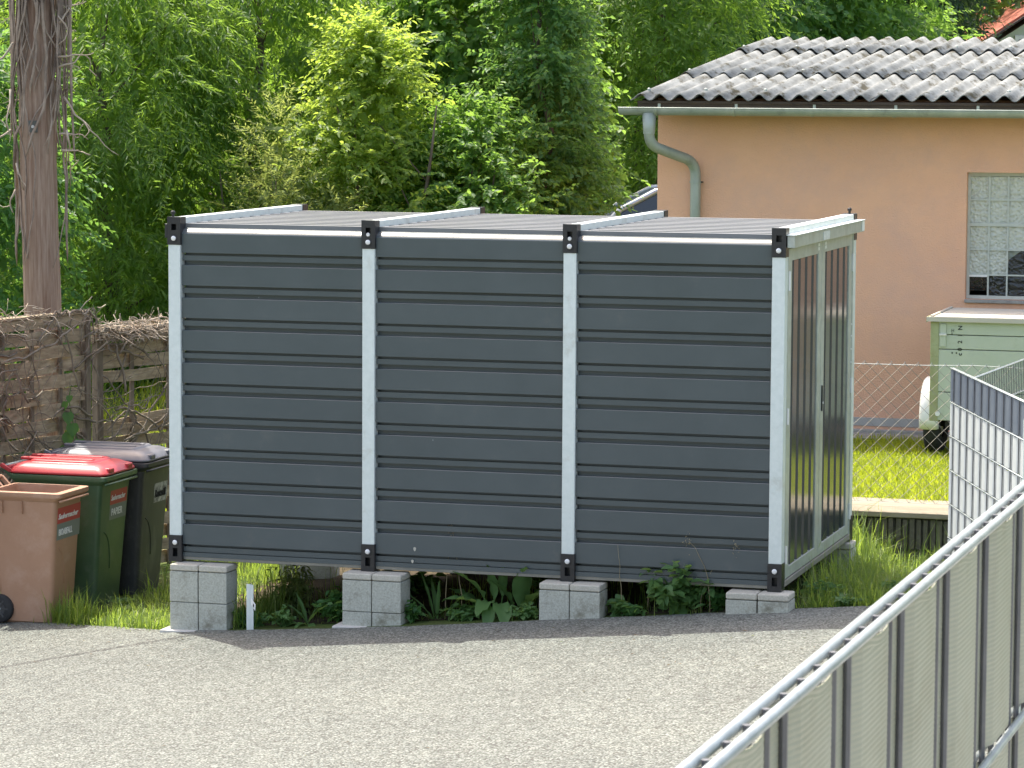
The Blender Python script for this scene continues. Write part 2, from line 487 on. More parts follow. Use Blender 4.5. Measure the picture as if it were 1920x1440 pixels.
M['leaf_conifer'] = leafmat('conifer_sprays', [(0, (0.014, 0.038, 0.022)), (0.65, (0.028, 0.06, 0.03)), (1, (0.045, 0.09, 0.038))], (0.1, 0.2, 0.05), 0.28)
M['leaf_wood'] = leafmat('woodland_leaves', [(0, (0.022, 0.055, 0.016)), (0.65, (0.04, 0.09, 0.026)), (1, (0.07, 0.13, 0.035))], (0.2, 0.36, 0.06), 0.4)
M['grass'] = leafmat('grass_blades', [(0, (0.055, 0.12, 0.022)), (0.6, (0.10, 0.175, 0.034)), (0.9, (0.15, 0.21, 0.05)), (1, (0.36, 0.32, 0.17))], (0.46, 0.62, 0.09), 0.48)
M['lawn_grass'] = leafmat('lawn_blades', [(0, (0.13, 0.19, 0.012)), (0.6, (0.19, 0.235, 0.016)), (0.93, (0.23, 0.265, 0.035)), (1, (0.38, 0.33, 0.15))], (0.66, 0.76, 0.04), 0.45)
M['dock'] = leafmat('dock_leaves', [(0, (0.07, 0.155, 0.05)), (1, (0.11, 0.21, 0.07))], (0.34, 0.52, 0.11), 0.4)
M['stalk'] = pm('dry_stalk', (0.22, 0.18, 0.10), 0.9, c2=(0.32, 0.27, 0.16), ns=5)

# ------------------------------------------------------------------ leaf-like meshes (numpy)
def raw_mesh(name, V, tris, m):
    me = bpy.data.meshes.new(name)
    nv, nf = len(V), len(tris)
    me.vertices.add(nv)
    me.vertices.foreach_set('co', np.ascontiguousarray(V, dtype=np.float32).ravel())
    me.loops.add(nf * 3)
    me.loops.foreach_set('vertex_index', np.ascontiguousarray(tris, dtype=np.int32).ravel())
    me.polygons.add(nf)
    me.polygons.foreach_set('loop_start', np.arange(0, nf * 3, 3, dtype=np.int32))
    me.polygons.foreach_set('loop_total', np.full(nf, 3, dtype=np.int32))
    me.materials.append(m)
    me.update(calc_edges=True)
    return me

def unit(a):
    return a / np.maximum(np.linalg.norm(a, axis=1, keepdims=True), 1e-9)

def leaf_arrays(P, A, N, L, W, fold=0.18, droop=0.12, hexa=False):
    """one folded leaf per row: 2 triangles (diamond) or 4 (broad)"""
    A = unit(A)
    Sd = unit(np.cross(N, A))
    N = np.cross(A, Sd)
    L = L[:, None]; W = W[:, None]
    n = len(P)
    if not hexa:
        tip = P + A * L - np.array([0, 0, 1.0]) * (L * droop)
        r = P + A * L * 0.42 + Sd * W / 2 + N * W * fold
        l = P + A * L * 0.42 - Sd * W / 2 + N * W * fold
        V = np.stack([P, r, tip, l], 1).reshape(-1, 3)
        b = np.arange(n)[:, None] * 4
        T = np.concatenate([b + np.array([[0, 1, 2]]), b + np.array([[0, 2, 3]])], 0)
    else:
        tip = P + A * L - np.array([0, 0, 1.0]) * (L * droop)
        r1 = P + A * L * 0.22 + Sd * W * 0.44 + N * W * fold
        r2 = P + A * L * 0.62 + Sd * W * 0.42 + N * W * fold * 0.8
        l1 = P + A * L * 0.22 - Sd * W * 0.44 + N * W * fold
        l2 = P + A * L * 0.62 - Sd * W * 0.42 + N * W * fold * 0.8
        V = np.stack([P, r1, r2, tip, l2, l1], 1).reshape(-1, 3)
        b = np.arange(n)[:, None] * 6
        T = np.concatenate([b + np.array([[0, 1, 2]]), b + np.array([[0, 2, 3]]), b + np.array([[0, 3, 4]]), b + np.array([[0, 4, 5]])], 0)
    return V, T

def crown_leaves(r_, cx, cy, zb, zt, rad, lumps, sprays, per, L, W, lump_r=(0.25, 0.55), droop=0.5, shape=1.0, inner=0.35, hexa=False, spray_len=0.4, up_n=0.8, square=0.55):
    """leaf clumps on an uneven crown: lumps -> sprays -> leaves"""
    h = zt - zb
    u = r_.random(lumps) ** shape
    ang = r_.random(lumps) * 2 * np.pi
    zz = zb + h * u
    prof = np.clip(np.sin(np.pi * np.clip(u * 0.86 + 0.12, 0, 1)), 0.05, 1) ** square
    rr = rad * prof * (1 - inner * r_.random(lumps) ** 2) * (0.85 + 0.3 * r_.random(lumps))
    C_ = np.stack([cx + rr * np.cos(ang), cy + rr * np.sin(ang), zz], 1)
    LR = lump_r[0] + (lump_r[1] - lump_r[0]) * r_.random(lumps)
    n = lumps * sprays
    li = np.repeat(np.arange(lumps), sprays)
    off = unit(r_.normal(size=(n, 3))) * (r_.random((n, 1)) ** 0.5) * LR[li][:, None]
    off[:, 2] *= 0.8
    st = C_[li] + off
    outw = st - np.stack([np.full(n, cx), np.full(n, cy), st[:, 2] - 0.25], 1)
    D = unit(unit(outw) * 0.8 + unit(off) * 0.7 + r_.normal(size=(n, 3)) * 0.4 + np.array([0, 0, -droop]))
    SL = spray_len * (0.6 + 0.8 * r_.random(n))
    k = n * per
    si = np.repeat(np.arange(n), per)
    t = np.tile((np.arange(per) + 0.5) / per, n)
    Ps = st[si] + D[si] * (t * SL[si])[:, None]
    Ps[:, 2] -= droop * 0.35 * SL[si] * t ** 2
    side = unit(np.cross(D, np.array([0, 0, 1.0]) + r_.normal(size=(n, 3)) * 0.5))[si]
    sg = np.where(np.arange(k) % 2 == 0, 1.0, -1.0)[:, None]
    A = unit(D[si] * 0.75 + side * sg * 0.8 + r_.normal(size=(k, 3)) * 0.28 + np.array([0, 0, -droop * 0.5]))
    N = unit(np.array([0, 0, up_n]) + unit(outw)[si] * 0.45 + r_.normal(size=(k, 3)) * 0.5)
    Ll = L * (0.65 + 0.7 * r_.random(k))
    Wl = W * (0.7 + 0.6 * r_.random(k))
    return leaf_arrays(Ps, A, N, Ll, Wl, hexa=hexa), C_

def trunk_mesh(r_, x, y, z0, top, r0, C_, nlimb=12, stems=1):
    mb = MB()
    for s_ in range(stems):
        ox = 0 if stems == 1 else r_.normal() * 0.2
        oy = 0 if stems == 1 else r_.normal() * 0.2
        pts = []; rad = []
        for i in range(7):
            t = i / 6
            pts.append((x + ox * (1 + t * 1.5) + r_.normal() * 0.03 * i ** 0.5, y + oy * (1 + t) + r_.normal() * 0.03 * i ** 0.5, z0 + (top - z0) * t))
            rad.append(r0 * (1.25 if i == 0 else 1) * (1 - 0.85 * t))
        mb.tube(pts, rad, 8)
        sel = r_.permutation(len(C_))[:nlimb // stems]
        for j in sel:
            c = Vector(C_[j])
            t = min(0.85, max(0.12, (c.z - 0.7 - z0) / (top - z0)))
            i = int(t * 6)
            a = Vector(pts[i]).lerp(Vector(pts[min(6, i + 1)]), t * 6 - i)
            mid = a.lerp(c, 0.5) + Vector((0, 0, 0.12 + 0.1 * r_.random()))
            rr = max(0.008, r0 * 0.45 * (1 - t))
            mb.tube([a, a.lerp(mid, .5), mid, c.lerp(mid, .4), c], [rr, rr * .85, rr * .65, rr * .4, 0.004], 5)
    return mb

def tree(name, label, cat, x, y, z0, zb, zt, rad, lumps, sprays, per, L, W, mat, seed, r0=0.09, group=None, stems=1, nlimb=12, fill=0, **kw):
    r_ = np.random.default_rng(seed)
    e = empty(name, (x, y, z0), 0, label, cat, group)
    (V, T), C_ = crown_leaves(r_, 0, 0, zb - z0, zt - z0, rad, lumps, sprays, per, L, W, **kw)
    if fill:
        # coarse inner foliage that closes the middle of the crown
        n = fill
        u = r_.random(n)
        a = r_.random(n) * 2 * np.pi
        q = rad * 0.72 * np.sqrt(r_.random(n)) * np.clip(np.sin(np.pi * np.clip(u * 0.86 + 0.1, 0, 1)), 0, 1) ** 0.5
        P = np.stack([q * np.cos(a), q * np.sin(a), zb - z0 + (zt - zb) * u * 0.96], 1)
        V2, T2 = leaf_arrays(P, unit(r_.normal(size=(n, 3))), unit(r_.normal(size=(n, 3))), np.full(n, max(L * 1.7, .16)), np.full(n, max(W * 2.2, .10)), hexa=hexa_of(kw))
        T = np.concatenate([T, T2 + len(V)], 0)
        V = np.concatenate([V, V2], 0)
    c = link('crown', raw_mesh('crown', V, T, mat), e)
    c['kind'] = 'stuff'
    trunk_mesh(r_, 0, 0, -0.1, (zt - z0) * 0.82, r0, C_, nlimb, stems).build('trunk', M['bark'], e, smooth=True)
    return e

def hexa_of(kw):
    return kw.get('hexa', False)

def blades(P, H, W, r_, lean=0.35, bend=0.5):
    """curved grass blades, 3 triangles each"""
    n = len(P)
    a = r_.random(n) * 2 * np.pi
    d = np.stack([np.cos(a), np.sin(a), np.zeros(n)], 1)
    s = np.stack([-np.sin(a), np.cos(a), np.zeros(n)], 1)
    H = H[:, None]; W = W[:, None]
    ln = (lean * r_.random(n) ** 1.3)[:, None]
    up = np.array([0, 0, 1.0])
    m = P + up * H * 0.55 + d * H * ln * 0.45
    t = P + up * H * (1 - 0.42 * np.minimum(ln, 1.3)) + d * H * ln * (1 + bend)
    V = np.stack([P - s * W / 2, P + s * W / 2, m - s * W * 0.36, m + s * W * 0.36, t], 1).reshape(-1, 3)
    b = np.arange(n)[:, None] * 5
    T = np.concatenate([b + np.array([[0, 1, 3]]), b + np.array([[0, 3, 2]]), b + np.array([[2, 3, 4]])], 0)
    return V, T

# ------------------------------------------------------------------ ground
def base_z(x):
    return -0.455 + 0.082 * max(-7.0, min(7.0, x))

def smooth01(t):
    t = max(0.0, min(1.0, t))
    return t * t * (3 - 2 * t)

WALL_Y = 3.80            # back of the small retaining wall
def ground_z(x, y):
    z = base_z(x)
    if x > 3.9 and 0 < y < WALL_Y:
        z -= .21 * smooth01(y / 3.0) * smooth01((x - 3.9) / .5)
    if y > WALL_Y:
        far = 0.05 if x > 2.0 else 0.05 - 0.0
        if x > 2.2:
            z = 0.05
        else:
            t = smooth01((y - WALL_Y) / 6.0)
            z = z * (1 - t) + 0.12 * t
    if y > 16:
        z = z + smooth01((y - 16) / 4) * 0.12
    if y > 45:
        z += (y - 45) * 0.32
    return z

def build_ground():
    xs = sorted(set([-400, -200, -100, -60, -40, -25] + [round(-16 + .5 * i, 2) for i in range(0, 40)] + [round(4 - .2 * i, 2) for i in range(0, 16)] + [round(4 + .1 * i, 2) for i in range(0, 20)] + [6 + .5 * i for i in range(28)] + [2.199, 2.201] + [24, 40, 60, 100, 200, 400]))
    ys = sorted(set([-400, -150, -60, -30] + [round(-20 + .5 * i, 2) for i in range(0, 40)] + [round(.2 * i, 2) for i in range(20)] + [4 + .5 * i for i in range(18)] + [WALL_Y - .002, WALL_Y + .002] + [14, 16, 18, 20, 25, 30, 38, 45, 60, 90, 130, 200, 300]))
    rows = [[(x, y, ground_z(x, y)) for x in xs] for y in ys]
    mb = MB().sheet(rows)
    o = mb.build('ground', M['ground'], smooth=False)
    tag(o, 'rough grassy ground under and around the container', kind='structure')
    # asphalt yard: a sheet just above
    edge = [(-12, 3.2), (-3.4, 1.25), (-1.9, 0.72), (-1.023, 0.431), (-0.5, 0.19), (0.038, -0.085), (0.522, -0.14), (0.9, -0.165), (1.258, -0.17), (1.7, -0.185), (2.1, -0.15), (2.541, -0.10), (2.985, -0.075), (3.729, -0.005), (4.178, 0.045), (4.589, 0.085), (5.1, 0.10), (5.45, -0.9), (6.0, -2.8)]
    pts = []
    rr = random.Random(3)
    for (a, b) in zip(edge[:-1], edge[1:]):
        k = max(1, int(math.dist(a, b) / 0.11))
        for i in range(k):
            t = i / k
            j = 0.018 if -2 < a[0] < 5 else 0
            pts.append((a[0] + (b[0] - a[0]) * t + rr.uniform(-j, j), a[1] + (b[1] - a[1]) * t + rr.uniform(-j, j)))
    pts += [(6.0, -2.8), (7.35, -7.3), (7.45, -19), (7.45, -30), (-12, -30)]
    # triangulated as strips down to a far line so that the sheet follows the slope
    mb = MB()
    up = [p for p in pts if p[1] > -7.29]
    top = [(x, y, base_z(x) + 0.008) for x, y in up]
    n = len(top)
    mb.v += top
    mb.v += [(x, min(y - 0.03, -7.3) if False else -7.3, base_z(x) + 0.008) for x, y in up]
    for i in range(n - 1):
        mb.f.append((i, i + n, i + 1 + n, i + 1))
    x0 = up[0][0]
    xe = up[-1][0]
    mb.quad((x0, -7.3, base_z(x0) + .008), (x0, -30, base_z(x0) + .008), (xe, -30, base_z(xe) + .008), (xe, -7.3, base_z(xe) + .008))
    mb.poly([(xe, -2.8, base_z(xe) + .008), (xe, -30, base_z(xe) + .008), (7.0, -30, base_z(7.0) + .008), (7.0, -6.0, base_z(7.0) + .008)])
    o = mb.build('asphalt_yard', M['asphalt'])
    tag(o, 'worn light grey asphalt yard in front of the container', kind='structure')
    # a thin skirt where the asphalt ends
    mb = MB()
    for i in range(n - 1):
        a, b = top[i], top[i + 1]
        mb.quad((a[0], a[1], a[2] - .03), (b[0], b[1], b[2] - .03), b, a)
    mb.build('asphalt_edge', M['asphalt'], o)
    # lawn sheet
    mb = MB()
    mb.sheet([[(x, y, 0.058) for x in np.linspace(2.3, 13, 12)] for y in np.linspace(WALL_Y, 8.35, 8)])
    o = mb.build('lawn', M['lawn'])
    tag(o, 'short lawn between the low wall and the salmon house', kind='structure')
    # soil bed under the container
    mb = MB()
    mb.sheet([[(x, y, base_z(x) + 0.004) for x in np.linspace(-0.1, 3.9, 12)] for y in (0.06, 0.5, 1.0, 1.6, 2.2, 2.9)])
    o = mb.build('soil_bed', M['soil'])
    tag(o, 'dark bare soil under the raised container', kind='structure')
    # raised terrace behind the near fence (where the photographer stands)
    mb = MB().box(7.70, 14, -26, -11.0, -0.6, 1.5)
    o = mb.build('terrace', M['gravel'], bevel=0.01)
    tag(o, 'raised concrete terrace behind the near mesh fence', kind='structure')

build_ground()

# ------------------------------------------------------------------ storage container
P_ = 1.3279
PW = 0.088
D_ = 2.405
H_ = 2.25
FX = 3 * P_ + PW       # door face, 4.0717

def groove_profile(z0, z1, zs, flat=0.0, rec=0.028):
    """list of (z, depth) from the top of the sheet to the bottom; zs = tops of the grooves (lower edge of each raised band)"""
    out = [(z1, flat)]
    for z in zs:
        out += [(z, flat), (z, .065), (z - 0.0175, .065), (z - 0.0175, .013), (z - 0.051, .013), (z - 0.053, .055), (z - 0.079, .055), (z - 0.080, .003), (z - 0.083, flat)]
    out.append((z0, flat))
    return out

GROOVES = [2.019 - 0.2115 * i for i in range(10)]

def build_container():
    e = empty('storage_container', (0, 0, 0), 0, 'dark grey ribbed metal storage container raised on concrete blocks', 'container')
    # posts: 8
    for k in range(4):
        for back in (0, 1):
            y0 = 0.0 if not back else D_ - PW
            x0 = k * P_
            MB().box(x0 + .002, x0 + PW - .002, y0 + .003, y0 + PW - .003, 0.17, 2.075).build('post', M['galv'], e, bevel=0.006)
            # top bracket: a black folded corner with a slot and a hole for the bolt
            s = 1 if not back else -1
            yf = 0.0 if not back else D_
            def by(mb, xa, xb, d0, d1, za, zb):
                ya, yb = sorted((yf + s * d0, yf + s * d1))
                mb.box(xa, xb, ya, yb, za, zb)
            xa, xb = x0 - .001, x0 + PW + .001
            for z0, z1, hole, zc in ((2.07, 2.25, (2.165, 2.205), 2.112), (0.0, 0.175, (0.035, 0.09), .128)):
                hz0, hz1 = hole
                mb = MB()
                by(mb, xa, xa + .028, -.003, .006, z0, z1)
                by(mb, xb - .028, xb, -.003, .006, z0, z1)
                by(mb, xa + .027, xb - .027, -.0025, .0055, z0 + .0005, hz0)
                by(mb, xa + .027, xb - .027, -.0025, .0055, hz1, z1 - .0005)
                by(mb, xa + .0005, xa + .006, .005, .095, z0 + .0005, z1 - .0005)
                by(mb, xb - .006, xb - .0005, .005, .095, z0 + .0005, z1 - .0005)
                by(mb, xa + .005, xb - .005, .005, .0945, z1 - .007, z1 - .001)
                by(mb, xa + .005, xb - .005, .005, .0945, z0 + .001, z0 + .007)
                by(mb, xa + .005, xb - .005, .05, .06, z0 + .006, z1 - .006)
                br = mb.build('corner_bracket', M['black'], e)
                y1 = yf - s * .003
                MB().tube([(x0 + PW / 2, y1 - s * .001, zc), (x0 + PW / 2, y1 - s * .004, zc)], [.026, .024], 16).build('washer', M['black'], br, bevel=0)
                MB().tube([(x0 + PW / 2, y1 - s * .004, zc), (x0 + PW / 2, y1 - s * .009, zc), (x0 + PW / 2, y1 - s * .013, zc)], [.0165, .0155, .009], 12).build('bolt', M['bolt'], br, smooth=False)
            if k in (1, 2) and not back:
                MB().tube([(x0 + PW / 2, -.004, 2.16), (x0 + PW / 2, -.010, 2.16)], [.013, .010], 10).build('bolt', M['bolt'], e)
        # rail across the roof
        MB().box(k * P_ + .004, k * P_ + PW - .004, .097, D_ - .097, 2.188, 2.246).build('roof_rail', M['galv'], e, bevel=0.004)
    for (x0, y0) in ((0.02, .045), (FX - .045, D_ - .04)):
        MB().tube([(x0, y0, 2.25), (x0, y0, 2.268), (x0, y0, 2.269), (x0, y0, 2.283), (x0, y0, 2.29)], [.009, .009, .015, .015, .008], 10).build('lifting_pin', M['black'], e)
    MB().box(-.022, -.004, .004, .075, 2.115, 2.205).build('side_lug', M['black'], e, bevel=0.003)
    # side sheets: front and back, three bays
    prof = groove_profile(0.062, 2.14, GROOVES)
    for k in range(3):
        xa, xb = k * P_ + PW + .001, (k + 1) * P_ - .001
        xs = [xa, xa + .012, (xa + xb) / 2, xb - .012, xb]
        # little dents of the sheet
        mb = MB()
        rows = []
        for z, d in prof:
            rows.append([(x, .025 + d, z) for x in xs])
        mb.sheet([list(r_) for r_ in rows])
        mb.f = [tuple(reversed(f)) for f in mb.f]
        mb.build('wall_sheet', M['anthracite'], e)
        mb = MB()
        mb.sheet([[(x, D_ - .025 - d, z) for x in xs] for z, d in prof])
        mb.build('wall_sheet', M['anthracite'], e)
        # rolled drip edge under the roof and its fascia
        edge = [(.090, 2.204), (.088, 2.182), (.082, 2.1795), (.060, 2.169), (.040, 2.157), (.029, 2.147), (.0245, 2.140), (.0245, 2.136)]
        mb = MB().sheet([[(xa, y, z) for y, z in edge], [(xb, y, z) for y, z in edge]])
        o = mb.build('drip_edge', M['anthracite'], e, smooth=False)
        mb = MB().sheet([[(xb, D_ - y, z) for y, z in edge], [(xa, D_ - y, z) for y, z in edge]])
        mb.build('drip_edge', M['anthracite'], e)
        # roof sheet, ribs along X
        rp = [(.088, 2.182), (.090, 2.206)]
        y = .090
        while y < D_ - .30:
            rp += [(y + .092, 2.206), (y + .096, 2.172), (y + .190, 2.172), (y + .194, 2.206)]
            y += .194
        rp += [(D_ - .09, 2.206), (D_ - .088, 2.182)]
        mb = MB().sheet([[(xb, yy, zz) for yy, zz in rp], [(xa, yy, zz) for yy, zz in rp]])
        mb.f = [tuple(reversed(f)) for f in mb.f]
        mb.build('roof_sheet', M['roof_metal'], e)
        # base profile
        for yy in (.028, D_ - .068):
            MB().box(xa, xb, yy, yy + .04, .012, .050).build('base_rail', M['rim_tan'], e, bevel=0.004)
    for (x, z, a) in ((1.68, .155, .009), (1.665, .075, .008), (1.80, .86, .0035), (.62, 1.74, .003)):
        mb = MB().poly([(x + a * math.cos(q) * (1 + .3 * math.sin(3 * q)), .0238, z + a * 1.5 * math.sin(q)) for q in [i * .628 for i in range(10)]])
        mb.build('dropping', M['label_grey'] if a < .005 else M['block_cap'], e)
    # left end sheet
    lp = [(z, d) for z, d in groove_profile(0.062, 2.18, GROOVES)]
    MB().sheet([[(.025 + d, y, z) for y in (PW, D_ - PW)] for z, d in lp]).build('wall_sheet', M['anthracite'], e)
    MB().box(.03, .07, PW + .002, D_ - PW - .002, .012, .05).build('base_rail', M['rim_tan'], e)
    # floor
    MB().box(.09, FX - .03, .09, D_ - .09, .045, .065).build('floor_plate', M['rim_tan'], e)
    # ---- door end (faces +X)
    MB().box(FX - .03, FX - .002, PW + .002, .118, .05, 2.13).build('door_jamb', M['door_galv'], e, bevel=0.003)
    MB().box(FX - .03, FX - .002, D_ - .118, D_ - PW - .002, .05, 2.13).build('door_jamb', M['door_galv'], e, bevel=0.003)
    MB().box(FX - .05, FX + .002, PW + .002, D_ - PW - .002, .018, .055).build('door_sill', M['rim_tan'], e, bevel=0.004)
    # header with its lip
    mb = MB()
    hd = mb.box(FX + .004, FX + .052, .015, D_ - .012, 2.128, 2.204).build('door_header', M['door_galv'], e, bevel=0.004)
    MB().box(FX - .02, FX + .060, .005, D_ + .0, 2.2045, 2.2095).build('header_lip', M['galv'], hd)
    MB().box(FX + .0525, FX + .0545, .93, 1.14, 2.135, 2.19).build('type_plate', pm('type_plate', (0.52, 0.56, 0.54), .35, c2=(.66, .7, .68), ns=60, pos=(.45, .55)), hd)
    MB().box(FX + .0525, FX + .056, D_ - .10, D_ - .013, 2.133, 2.2).build('end_tag', M['white'], hd, bevel=.002)
    MB().box(FX - .04, FX + .003, .09, D_ - .09, 2.132, 2.18).build('door_head_jamb', M['anthracite'], e)
    for di, (a, b) in enumerate(((.128, 1.192), (1.206, 2.282))):
        fx = FX - .012
        mb = MB()
        z0, z1 = .06, 2.118
        st = .105
        mb.box(fx - .03, fx + .006, a, a + st, z0, z1)
        mb.box(fx - .03, fx + .006, b - st, b, z0, z1)
        mb.box(fx - .03, fx + .0055, a + st, b - st, z0, z0 + .068)
        mb.box(fx - .03, fx + .0055, a + st, b - st, z1 - .078, z1)
        door = mb.build('door', M['door_galv'], e, bevel=0.003, seg=1)
        # ribbed door sheet
        y = a + st
        w = b - st - y
        n = 4
        pt = w / n
        pr = [(y, 0)]
        for i in range(n):
            y0 = y + i * pt
            pr += [(y0 + .014, .0), (y0 + .020, -.03), (y0 + .090, -.03), (y0 + .096, 0)]
        pr.append((b - st, 0))
        mb = MB().sheet([[(fx - .002 + d, yy, z0 + .068) for yy, d in pr], [(fx - .002 + d, yy, z1 - .078) for yy, d in pr]])
        mb.build('door_sheet', M['door_sheet'], door)
        sy = b - .135 if di == 0 else a + .085
        for zz in (2.062, 2.088):
            MB().box(fx + .0065, fx + .0085, sy, sy + .05, zz, zz + .02).build('sticker', M['white'], door)
        hy = a - .014 if di == 0 else b - .006
        for hz in ((.16, .27), (1.03, 1.13), (1.86, 1.98)):
            MB().tube([(fx + .012, hy + .01, hz[0]), (fx + .012, hy + .01, hz[1])], .009, 8).build('hinge', M['bolt'], door)
        if di == 1:
            MB().box(fx + .006, fx + .016, a + .030, a + .044, 1.005, 1.175).build('handle', M['black'], door, bevel=.004)
            MB().tube([(fx + .016, a + .038, 1.06), (fx + .02, a + .038, 1.06)], .008, 8).build('lock', M['bolt'], door)
            for zz in (1.24, 1.33, 1.42, 1.5):
                MB().tube([(fx + .004, D_ - .09 - .04, zz), (fx + .012, D_ - .09 - .04, zz)], .006, 6).build('rivet', M['bolt'], door)
    return e

build_container()

# piers under the container
def pier(x, y, zg, name_label, n_shift=0.0, w=0.2, slab=True, capw=None, nb=1.0):
    e = empty('concrete_pier', (x, y, zg), 0, name_label, 'pier', 'concrete piers under the container')
    top = 0.0 - zg
    rr = random.Random(int(x * 100 + y * 7))
    for i in (0, 1):
        xa, xb = i * w + .0015, (i + 1) * w - .0015
        MB().box(xa, xb, .002, .198, top - .044, top - .001).build('cap_slab', M['block_cap'], e, bevel=0.010)
        z = top - .047
        while z > 0.0:
            zb = z - .203
            j = rr.uniform(-.0015, .0015)
            MB().box(xa + .001 + j, xb - .001 + j, .003, .197, max(zb + .003, -.06), z).build('block', M['block'], e, bevel=0.004, seg=1)
            z = zb
    if slab:
        MB().box(-.05, 2 * w + .03, -.05, .22, -.03, .012).build('footing', M['footing'], e, bevel=.006)
    return e

pier(0.042, -.1, -.440, 'tall concrete block pier at left end of container, nearest the bins')
pier(1.23, -.1, -.352, 'concrete block pier beside the dock plant, second from the left end of the container')
pier(2.54, -.1, -.238, 'low concrete block pier between the dock plant and the bushy cranesbill', slab=False)
pier(3.74, -.1, -.140, 'lowest concrete pier at right corner of container, almost sunk in the asphalt', slab=False)
pier(-.06, 2.20, -.53, 'shaded concrete pier under the back of the container, behind the left pier', slab=False)
pier(1.22, 2.22, -.36, 'dark concrete pier under the back of the container, behind the strappy leaves', slab=False)
pier(2.54, 2.22, -.25, 'dark concrete pier under the back of the container, behind the low front pier', slab=False)
pier(3.70, 2.22, -.16, 'dark concrete pier under the back right corner of the container', slab=False)

# metal stake with a tag
def stake():
    z = base_z(.6)
    e = empty('metal_stake', (.6, -.10, z), 0, 'short grey metal stake with a small white tag, right of the tall left pier', 'stake')
    mb = MB()
    mb.box(-.022, .003, 0, .004, -.05, .30)
    mb.box(.003, .026, 0.001, .005, -.05, .296)
    mb.box(.0, .004, .005, .03, -.05, .298)
    mb.build('post', M['galv'], e, bevel=.001, seg=1)
    mb = MB()
    mb.quad((.010, -.004, .215), (.045, -.010, .17), (.043, -.012, .13), (.011, -.006, .17))
    t = mb.build('tag', M['white'], e, solid=.002)
    MB().quad((.028, -.0095, .178), (.036, -.0115, .168), (.034, -.0125, .148), (.026, -.0105, .158)).build('print', M['mark'], t)
stake()

# ------------------------------------------------------------------ wheelie bins
def rrect(xa, xb, ya, yb, r_, z, n=4, dz=None):
    pts = []
    for cx, cy, a0 in ((xb - r_, yb - r_, 0), (xa + r_, yb - r_, 90), (xa + r_, ya + r_, 180), (xb - r_, ya + r_, 270)):
        for i in range(n + 1):
            a = R(a0 + 90 * i / n)
            px, py = cx + r_ * math.cos(a), cy + r_ * math.sin(a)
            pts.append((px, py, z + (dz(px, py) if dz else 0)))
    return pts

def text_part(name, s, size, parent, m, loc, rot3, shear=0.0, ext=0.0008, sx=1.0, bold=0.0, align='LEFT'):
    cu = bpy.data.curves.new(name, 'FONT')
    cu.body = s
    cu.size = size
    cu.shear = shear
    cu.extrude = ext
    cu.offset = bold
    cu.align_x = align
    cu.resolution_u = 3
    ob = bpy.data.objects.new(name, cu)
    COL.objects.link(ob)
    dg = bpy.context.evaluated_depsgraph_get()
    me = bpy.data.meshes.new_from_object(ob.evaluated_get(dg))
    bpy.data.objects.remove(ob)
    me.materials.clear()
    me.materials.append(m)
    o = link(name, me, parent)
    o.matrix_local = Matrix.Translation(loc) @ rot3.to_4x4() @ Matrix.Diagonal((sx, 1, 1, 1))
    return o

